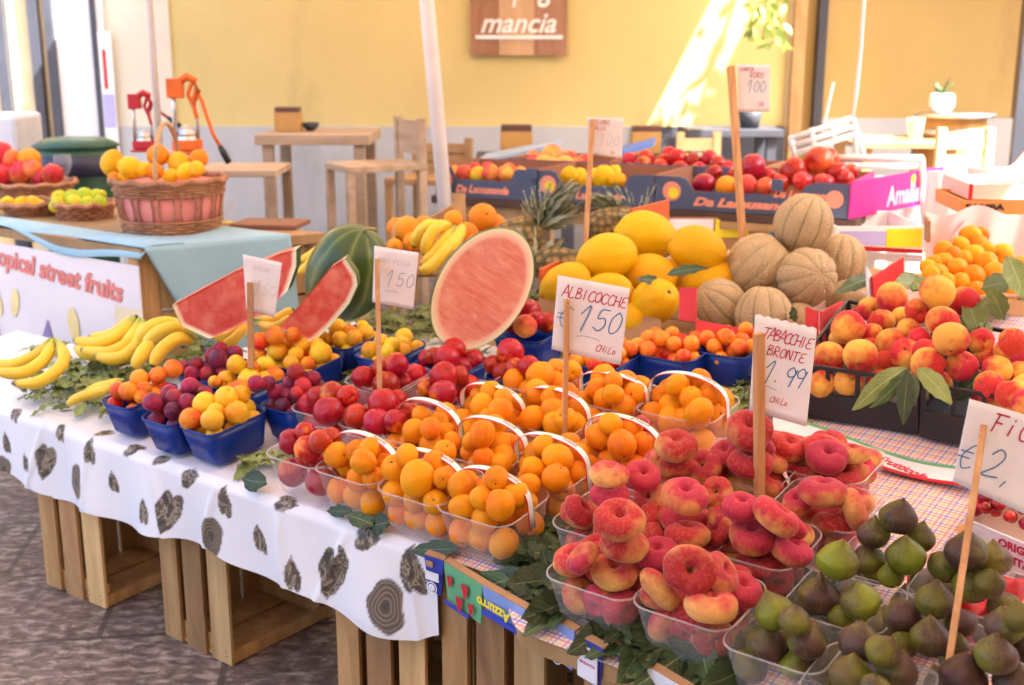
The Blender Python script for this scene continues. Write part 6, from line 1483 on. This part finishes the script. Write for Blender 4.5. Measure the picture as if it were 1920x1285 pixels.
# apricot box with tissue at the back right
its = []
for (x, y, dd, dy) in ((1819,442,40,.12),(1799,462,40,.1),(1835,459,36,.1),(1825,479,42,.06),(1795,504,42,.0),(1768,492,36,.02),(1827,519,42,-.02),(1849,492,40,.03),(1866,514,44,-.01),(1879,476,42,.07),(1892,496,38,.04),(1859,537,38,-.05),(1758,512,36,-.02),(1768,470,36,.06),(1889,520,38,-.02),(1785,480,36,.05),(1840,440,30,.14),(1750,492,30,.02),(1745,515,34,-.03),(1800,530,36,-.06),(1912,500,38,.02),(1775,528,34,-.05),(1830,545,34,-.08),(1895,545,36,-.06),(1915,530,36,-.04),(1738,500,28,.0),(1806,485,34,.04),(1850,470,32,.08)):
    P = atY(x, y, 2.85+dy); its.append([P, dd/2*proj(P)[2]/F, 0])
relax(its)
for P, r, q in its: fruit('apricot', P, r, 'small blushed apricot in the tissue lined box at the upper right', 'apricots in the tissue lined box')
q = empty('apricot_box', 'box lined with pink tissue paper full of apricots at the upper right', 'box', atY(1730, 540, 2.8)); P = q.location
b = MB()
def tis(u, v):
    x = 1735+u*190; yb = 520-60*u*0; 
    top = 395+10*sin(u*9)+55*max(0, (.35-u))*0; Pp = atY(x, (top)*(1-v)+(560)*v, 3.12-.1*(v)+.015*sin(u*15+v*4)); return Pp-P
b.grid(tis, 30, 12)
def tis2(u, v): return atY(1715+75*u+ (1-v)*30, 545-150*u*1.0+12*sin(u*7)+v*20*(1-u), 2.75+.37*u+.02*sin(u*11)+.0*v)-P+Vector((.0,0,-.06*v))
b.grid(tis2, 24, 6); b.build('tissue', M_paper, q)
b = MB(); quad(b, [atY(*p)-P for p in ((1725,545,2.72),(1725,570,2.7),(1960,600,2.62),(1960,570,2.64))], .006); quad(b, [atY(*p)-P for p in ((1737,400,3.2),(1737,450,3.2),(1745,455,3.0),(1745,415,3.0))], .006); quad(b, [atY(*p)-P for p in ((1725,560,2.75),(1940,560,2.7),(1960,540,3.15),(1735,530,3.15))], .006); b.build('body', M_brown, q)
# orange box with lettering and leaning brown box at the top right
q = simplebox(1803, 1975, 376, 402, 3.25, .3, plain('orange cardboard', (.6,.24,.06), .6, .08, 5), 'lettered_box', 'orange box with dark capital lettering behind the apricots at the right', None, yaw=-.1)
text('SAMBA', .022, M_black, q, Matrix.Translation((.06, -.002, .02)) @ Matrix.Rotation(pi/2, 4, 'X'), sx=1.5, bold=.001)
q = simplebox(1815, 1975, 345, 374, 3.35, .3, plain('pale pink box', (.68,.5,.48), .6, .08, 5), 'pale_box', 'pale pink box with a red edge on top of the orange box', lambda r, w_, h: MB().box(0, .01, -.004, -.0005, 0, h).build('edge', M_redp, r), yaw=-.1)
panelbox([('board', plain('terracotta board', (.42,.14,.08), .7), ((1870,340,3.6),(1885,345,3.6),(1990,230,3.8),(1980,215,3.8)), .04), ('board', plain('dusty pink board', (.55,.32,.3), .7), ((1850,345,3.5),(1990,345,3.5),(1990,250,3.7),(1920,300,3.65)), .01)], 'leaning_boards', 'terracotta boards leaning above the pale pink box', 'board', (1870,345,3.6))
b = MB(); root = empty('light_rail', 'pale horizontal metal rail crossing in front of the leaning boards', 'rail', atY(1815, 320, 3.45)); b.tube([Vector((0,0,0)), atY(1990,322,3.45)-atY(1815,320,3.45)], .012, 8); b.build('rail', M_whmetal, root)
# cherry box
ct = [tw(*tp(*p_), 0) for p_ in ((1812,1028),(2000,1112),(2075,1010),(1868,935))]; P = ct[0]; q = empty('cherry_box', 'red and white box of cherries at the right edge', 'box', P)
b = MB(); hC = .055
for i in range(4): quad(b, [ct[i]-P, ct[(i+1)%4]-P, ct[(i+1)%4]-P+W*hC, ct[i]-P+W*hC], .004, 1 if i == 0 else 0)
b.add([p-P+W*.003 for p in ct], [(0,1,2,3)], 0); b.build('body', [plain('pale cardboard', (.6,.42,.36), .7), M_pw], q)
Xf = (ct[1]-ct[0]).normalized(); Zf = Xf.cross(W).normalized(); Fm = Matrix((Xf, W, Zf)).transposed().to_4x4(); L_ = (ct[1]-ct[0]).length
b = MB(); s0 = .13*0+.02; 
text('ORIGINE', .019, M_ink_r, q, Matrix.Translation(Xf*(L_*.34)+W*.04+Zf*.005) @ Fm, align='LEFT', bold=.0008); text('CEE: ITALIA', .019, M_ink_r, q, Matrix.Translation(Xf*(L_*.26)+W*.017+Zf*.005) @ Fm, align='LEFT', bold=.0008)
q2 = MB(); q2.add([Xf*(.12)+W*hC*1.0+Zf*.003, Xf*(L_*.98)+W*hC+Zf*.003, Xf*(L_*.98)+W*(hC+.03)-Zf*.004, Xf*.12+W*(hC+.034)-Zf*.004], [(0,1,2,3)]); q2.build('flap', M_red, q, solid=.002)
cen = sum(ct, Vector())/4; n_c = 0; pos = []; rnd = random.Random(5)
for i in range(420):
    u, v = rnd.uniform(.04,.96), rnd.uniform(.06,.94); Pp = (ct[0]*(1-u)+ct[1]*u)*(1-v)+(ct[3]*(1-u)+ct[2]*u)*v+W*(.062+rnd.uniform(0,.02))
    x, y, _ = proj(Pp)
    if x > 1950: continue
    if all((Pp-Q).length > .0185 for Q in pos): pos.append(Pp); fruit('cherry', Pp, .0108*rnd.uniform(.9,1.1), 'glossy red cherry in the red and white box', 'cherries in the red and white box')
# red plastic bag beside the figs
b = MB()
def rb(u, v):
    s0_, t0_ = tp(1700+u*230, 1230-v*140); return tw(s0_, t0_, .012+.02*sin(u*11+v*5)*sin(v*9+1)+.012*noise.noise(Vector((u*7, v*7, 1))))
b.grid(rb, 60, 40); b.build('red_bag', plain('red plastic film', (.6,.01,.02), .25, .2, 8), None); tag(D.objects['red_bag'], 'crumpled red plastic bag lying under the fig punnets', 'bag')
# white printed ribbon band across the checked cloth
def ribbon(u, v):
    x = 1450+u*420; y = 795+u*105+20*sin(u*4)*0; s_, t_ = tp(x, y+v*36); return tw(s_, t_, .012+.012*sin(u*6+1))
b = MB(); b.grid(ribbon, 40, 6)
for k in range(len(b.mi)): b.mi[k] = (0 if (k//40) == 0 else 2 if (k//40) == 5 else 1)
b.build('ribbon', [M_gr, M_pw, M_redp]); tag(D.objects['ribbon'], 'green white and red printed paper band lying on the checked cloth', 'ribbon')
s_, t_ = tp(1690, 880, .02); text('Frutticola', .028, M_ink_r, D.objects['ribbon'], None, shear=.3, bold=.001).matrix_world = TM(s_, t_, .024, -.35)
# ---------------- leaves
scatter_leaves('leaf_litter', 'loose green leaves scattered over the stall between the punnets', [(60,650,260,760),(100,680,240,740),(0,715,200,770),(20,700,230,760),(60,650,260,730),(380,870,520,900),(470,860,530,910),(150,760,260,820),(380,600,480,640),(650,585,800,650),(700,590,830,640),(340,640,420,680),(600,950,740,985),(1000,560,1060,600),(780,655,1000,720),(620,690,700,720),(250,700,420,700),(1330,700,1480,790)], 640, (.04,.085), M_leaf)
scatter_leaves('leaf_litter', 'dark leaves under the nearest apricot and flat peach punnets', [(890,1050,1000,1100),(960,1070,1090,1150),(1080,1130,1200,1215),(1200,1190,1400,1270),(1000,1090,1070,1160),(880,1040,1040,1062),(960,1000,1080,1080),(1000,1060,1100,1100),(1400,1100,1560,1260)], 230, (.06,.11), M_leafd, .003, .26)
def bigleaf(p0, p1, Y0, Y1, wpx, label, up=(.1,-1,.75), curl=.05, mat=None, group='large dark leaves along the front edge', kind='leaf'):
    A_, B_ = atY(*p0, Y0), atY(*p1, Y1); L = (B_-A_).length; wd = wpx/2*1.25*proj(A_)[2]/F
    o = leaves_obj('leaf', [(A_, B_-A_, up, L, wd, curl, .12)], mat or M_leafd); tag(o, label, 'leaf', group); return o
def LP(x, y, k=.014):
    s, t = tp(x, y, k); e = T0(s)*(s > .235)-.012
    if t > e: return tw(s, t, k)
    d = ray(x, y); q = tw(0, e); l = (q-O3).dot(_n)/d.dot(_n); return O3+d*l
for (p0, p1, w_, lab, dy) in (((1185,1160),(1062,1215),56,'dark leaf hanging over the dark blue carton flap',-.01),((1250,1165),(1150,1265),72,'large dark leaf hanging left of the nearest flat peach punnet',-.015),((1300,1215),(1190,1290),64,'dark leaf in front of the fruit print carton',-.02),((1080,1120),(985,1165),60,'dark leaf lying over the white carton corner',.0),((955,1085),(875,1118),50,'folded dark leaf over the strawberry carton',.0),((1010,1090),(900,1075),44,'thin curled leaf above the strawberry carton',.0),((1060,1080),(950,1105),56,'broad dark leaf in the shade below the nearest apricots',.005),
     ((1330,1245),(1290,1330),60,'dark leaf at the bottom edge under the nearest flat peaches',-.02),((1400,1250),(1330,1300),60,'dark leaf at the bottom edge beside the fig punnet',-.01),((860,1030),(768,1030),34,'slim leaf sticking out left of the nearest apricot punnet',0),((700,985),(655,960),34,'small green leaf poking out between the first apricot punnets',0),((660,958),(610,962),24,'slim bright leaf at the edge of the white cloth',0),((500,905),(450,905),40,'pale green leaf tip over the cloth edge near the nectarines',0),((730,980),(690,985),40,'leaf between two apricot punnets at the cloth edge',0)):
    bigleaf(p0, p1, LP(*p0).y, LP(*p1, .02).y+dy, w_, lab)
for (p0, p1, w_, Y, lab) in (((1700,690),(1597,745),36,2.12,'long leaf reaching left over the left black crate'),((1705,692),(1650,770),26,2.1,'narrow leaf hanging over the crate edge'),((1703,695),(1690,790),30,2.08,'pale drooping leaf on the crate corner'),((1712,700),(1715,765),24,2.1,'small leaf hanging on the crate corner'),((1720,690),(1790,748),36,2.15,'leaf pointing right below the front peaches'),((1790,750),(1840,705),30,2.2,'leaf between the two peach crates'),((1850,560),(1800,650),40,2.4,'upright dark leaf between the crates'),((1890,480),(1925,560),50,2.4,'large dark leaf at the right edge beside the apricots'),((1860,640),(1850,600),34,2.4,'green leaf behind the right peaches'),((1840,540),(1900,520),40,2.45,'green leaf above the right crate'),((1880,600),(1870,540),36,2.4,'dark pointed leaf near the right edge'),((1810,560),(1850,630),40,2.4,'drooping leaf beside the tallest peach heap'),((1250,515),(1320,495),18,2.8,'slim green leaf among the yellow melons'),((1240,530),(1200,515),18,2.8,'small green leaf between two yellow melons'),((1640,520),(1570,535),26,2.8,'dull leaf behind the cantaloupes'),((1480,595),(1500,580),24,2.75,'leaf tip over the red box'),((1700,520),(1740,540),40,2.6,'dark leaf behind the topmost peaches'),((1730,530),(1690,530),40,2.6,'dark leaf left of the apricot box')):
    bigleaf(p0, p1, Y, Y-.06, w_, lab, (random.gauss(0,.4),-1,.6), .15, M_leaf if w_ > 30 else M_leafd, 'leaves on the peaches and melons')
# sunlit vine sprigs by the door
q = empty('vine', 'sunlit leafy sprig hanging by the door frame', 'plant', atY(1440, -20, 6.6)); P = q.location
leaves_obj('foliage', [(atY(random.uniform(1405,1475), random.uniform(-30,85), 6.6+random.uniform(-.1,.15))-P, (random.gauss(0,1), random.gauss(0,.5), -1), (random.gauss(0,1), -1, random.gauss(0,1)), random.uniform(.04,.09), .02, .2, .1) for _ in range(70)], mk_leaf('sunlit vine leaf', (.25,.35,.08), (.4,.5,.15)), q)
b = MB(); b.tube([atY(1450,-80,6.65)-P, atY(1440,0,6.65)-P, atY(1430,75,6.65)-P], .005, 6); b.build('stem', M_tan, q)
q = empty('vine', 'leafy vine strand growing over the gap between the awnings', 'plant', Vector((1.9, 6.5, 2.3))); P = q.location  # out-of-frame leaves added to dapple the sun strip
leaves_obj('foliage', [(Vector((random.uniform(1.68,2.12), random.uniform(6.25,6.85), random.uniform(2.2,2.42)))-P, (random.gauss(0,1), random.gauss(0,1), -.3), (random.gauss(0,.5), random.gauss(0,.5), 1), random.uniform(.05,.11), .025, .2, .1) for _ in range(34)], M_leaf, q)
b = MB(); b.tube([Vector((1.6,6.9,2.45))-P, Vector((1.85,6.6,2.38))-P, Vector((2.2,6.2,2.42))-P], .008, 6); b.build('stem', M_tan, q)
# green wheelie bin and white seat at the left
q = empty('waste_bin', 'dark green waste bin with a blue black liner behind the cart', 'bin', Vector((X(140, 5.0), 5.0, 0))); zt_ = atY(140, 268, 5.0).z
b = MB(); b.lathe([(.13,0),(.15,zt_*.85),(.165,zt_-.06),(.165,zt_-.02)], 28); b.build('body', plain('bin green', (.03,.1,.06), .4), q)
b = MB(); b.lathe([(.17,zt_-.13),(.175,zt_-.05),(.16,zt_-.045)], 28, fn=lambda th, z: 1+.02*sin(th*9)); b.build('liner', plain('dark blue liner', (.03,.035,.07), .3), q)
b = MB(); b.lathe([(.16,zt_-.02),(.18,zt_-.01),(.12,zt_+.02),(.001,zt_+.03)], 28); b.build('lid', plain('bin green', (.03,.1,.06), .4), q)
q = empty('white_box', 'pale white box like stool at the left edge behind the cart', 'box', Vector((X(20, 5.2), 5.2, 0))); zt_ = atY(20, 212, 5.2).z
b = MB(); b.box(-.25, .085, -.15, .15, zt_-.22, zt_); b.build('body', plain('pale blue white plastic', (.62,.66,.75), .4), q, bevel=.02)
b = MB(); b.box(-.2, -.16, -.1, -.06, 0, zt_-.221); b.box(.03, .07, -.1, -.06, 0, zt_-.221); b.build('leg', M_dark, q)
# ---------------- price signs
CB = 'CHILO'
k = .0105
price_sign((1063,562), (1058,840), (2.12, 2.13), ((1046,516),(1181,541),(1164,685),(1034,655)),
  [('ALBICOCCHE', -.062, .034, .020, .0020, 0, .61, .1), ('€', -.062, -.022, .038, .0015, 1, .9, .1), ('150', -.022, -.018, .042, .0022, 1, .66, .15), ('~', -.018, -.036, .022, .0008, 1, 1, 0), ('CHiLo', .022, -.056, .013, .0015, 0, .6, .2)], 'large price card reading ALBICOCCHE 1,50 on a stick among the apricots', th=.013, cardturn=.0)
price_sign((1423,625), (1424,945), (1.83, 1.84), ((1416,590),(1532,617),(1512,800),(1405,770)),
  [('TABACCHIE', -.049, .045, .018, .0018, 0, .50, .1), ('BRONTE', -.034, .020, .016, .0017, 0, .68, .05), ('1.99', -.028, -.022, .033, .0019, 1, .5, .1), ('~', -.035, -.034, .018, .0008, 1, 1, .1), ('CHiLo', -.005, -.055, .010, .0012, 0, .62, .15)], 'scalloped price card reading TABACCHIE BRONTE 1.99 on a pale stick', th=.0165, scallop=True)
price_sign((1845,798), (1778,1250), (1.5, 1.33), ((1818,748),(1965,790),(1945,975),(1786,903)),
  [('FiCHi', -.032, .028, .026, .0025, 0, .75, .05), ('€', -.058, -.035, .036, .0017, 1, .9, .15), ('2,00', -.018, -.035, .042, .0019, 1, .75, .1)], 'price card reading FICHI at the right edge on a long slanting stick', th=.012)
price_sign((707,487), (712,735), (2.5, 2.35), ((702,461),(785,474),(775,581),(698,567)),
  [('NOCE PESCA', -.04, .030, .009, .0008, 2, .8, .05), ('150', -.018, -.016, .030, .0011, 1, .72, .1), ('~', -.015, -.032, .014, .0007, 1, 1, 0)], 'faded price card reading 150 on a brown stick above the red nectarines', th=.015)
price_sign((469,530), (471,690), (2.6, 2.55), ((455,477),(529,493),(515,596),(462,580)),
  [('SUSINE', -.026, .034, .009, .0008, 2, .72, .05), ('1', -.016, -.02, .03, .0009, 2, .7, .1), ('50', .003, -.018, .026, .0009, 2, .7, .1)], 'small crumpled faded price card on the pointed stick at the left', th=.018)
price_sign((1111,225), (1098,458), (3.3, 3.2), ((1101,220),(1169,222),(1166,298),(1099,288)),
  [('MELONE', -.044, .034, .013, .0014, 0, .72, .05), ('GIALLO', -.044, .018, .010, .0012, 0, .72, .05), ('100', -.015, -.02, .028, .0012, 2, .72, .1), ('CH', .02, -.045, .008, .001, 0, .7, .1)], 'small pale price card on the stick between the yellow melons and trays', th=.018)
price_sign((1370,125), (1393,455), (3.15, 3.05), ((1382,121),(1444,122),(1443,210),(1384,210)),
  [('SANTA', -.038, .044, .010, .0013, 0, .72, .05), ('RORO', -.012, .028, .013, .0013, 0, .72, .05), ('100', -.018, -.008, .027, .0013, 1, .62, .1), ('CH', .015, -.045, .010, .001, 0, .7, .1)], 'tallest price card on the long leaning stick behind the melons', th=.02)

# ---------------- lettering becomes real mesh
dg = bpy.context.evaluated_depsgraph_get()
for o in [o for o in D.objects if o.type == 'FONT']:
    me = D.meshes.new_from_object(o.evaluated_get(dg)); par, ml, mb, nm = o.parent, o.matrix_local.copy(), o.matrix_parent_inverse.copy(), 'lettering'
    me.materials.clear(); me.materials.append(o.data.materials[0]); D.objects.remove(o)
    q = link(D.objects.new(nm, me)); q.parent = par; q.matrix_parent_inverse = mb; q.matrix_local = ml

for o in D.objects:
    if o.parent is None and o.get('label') and len(o['label'].split()) > 16: print('LONG', o['label'])
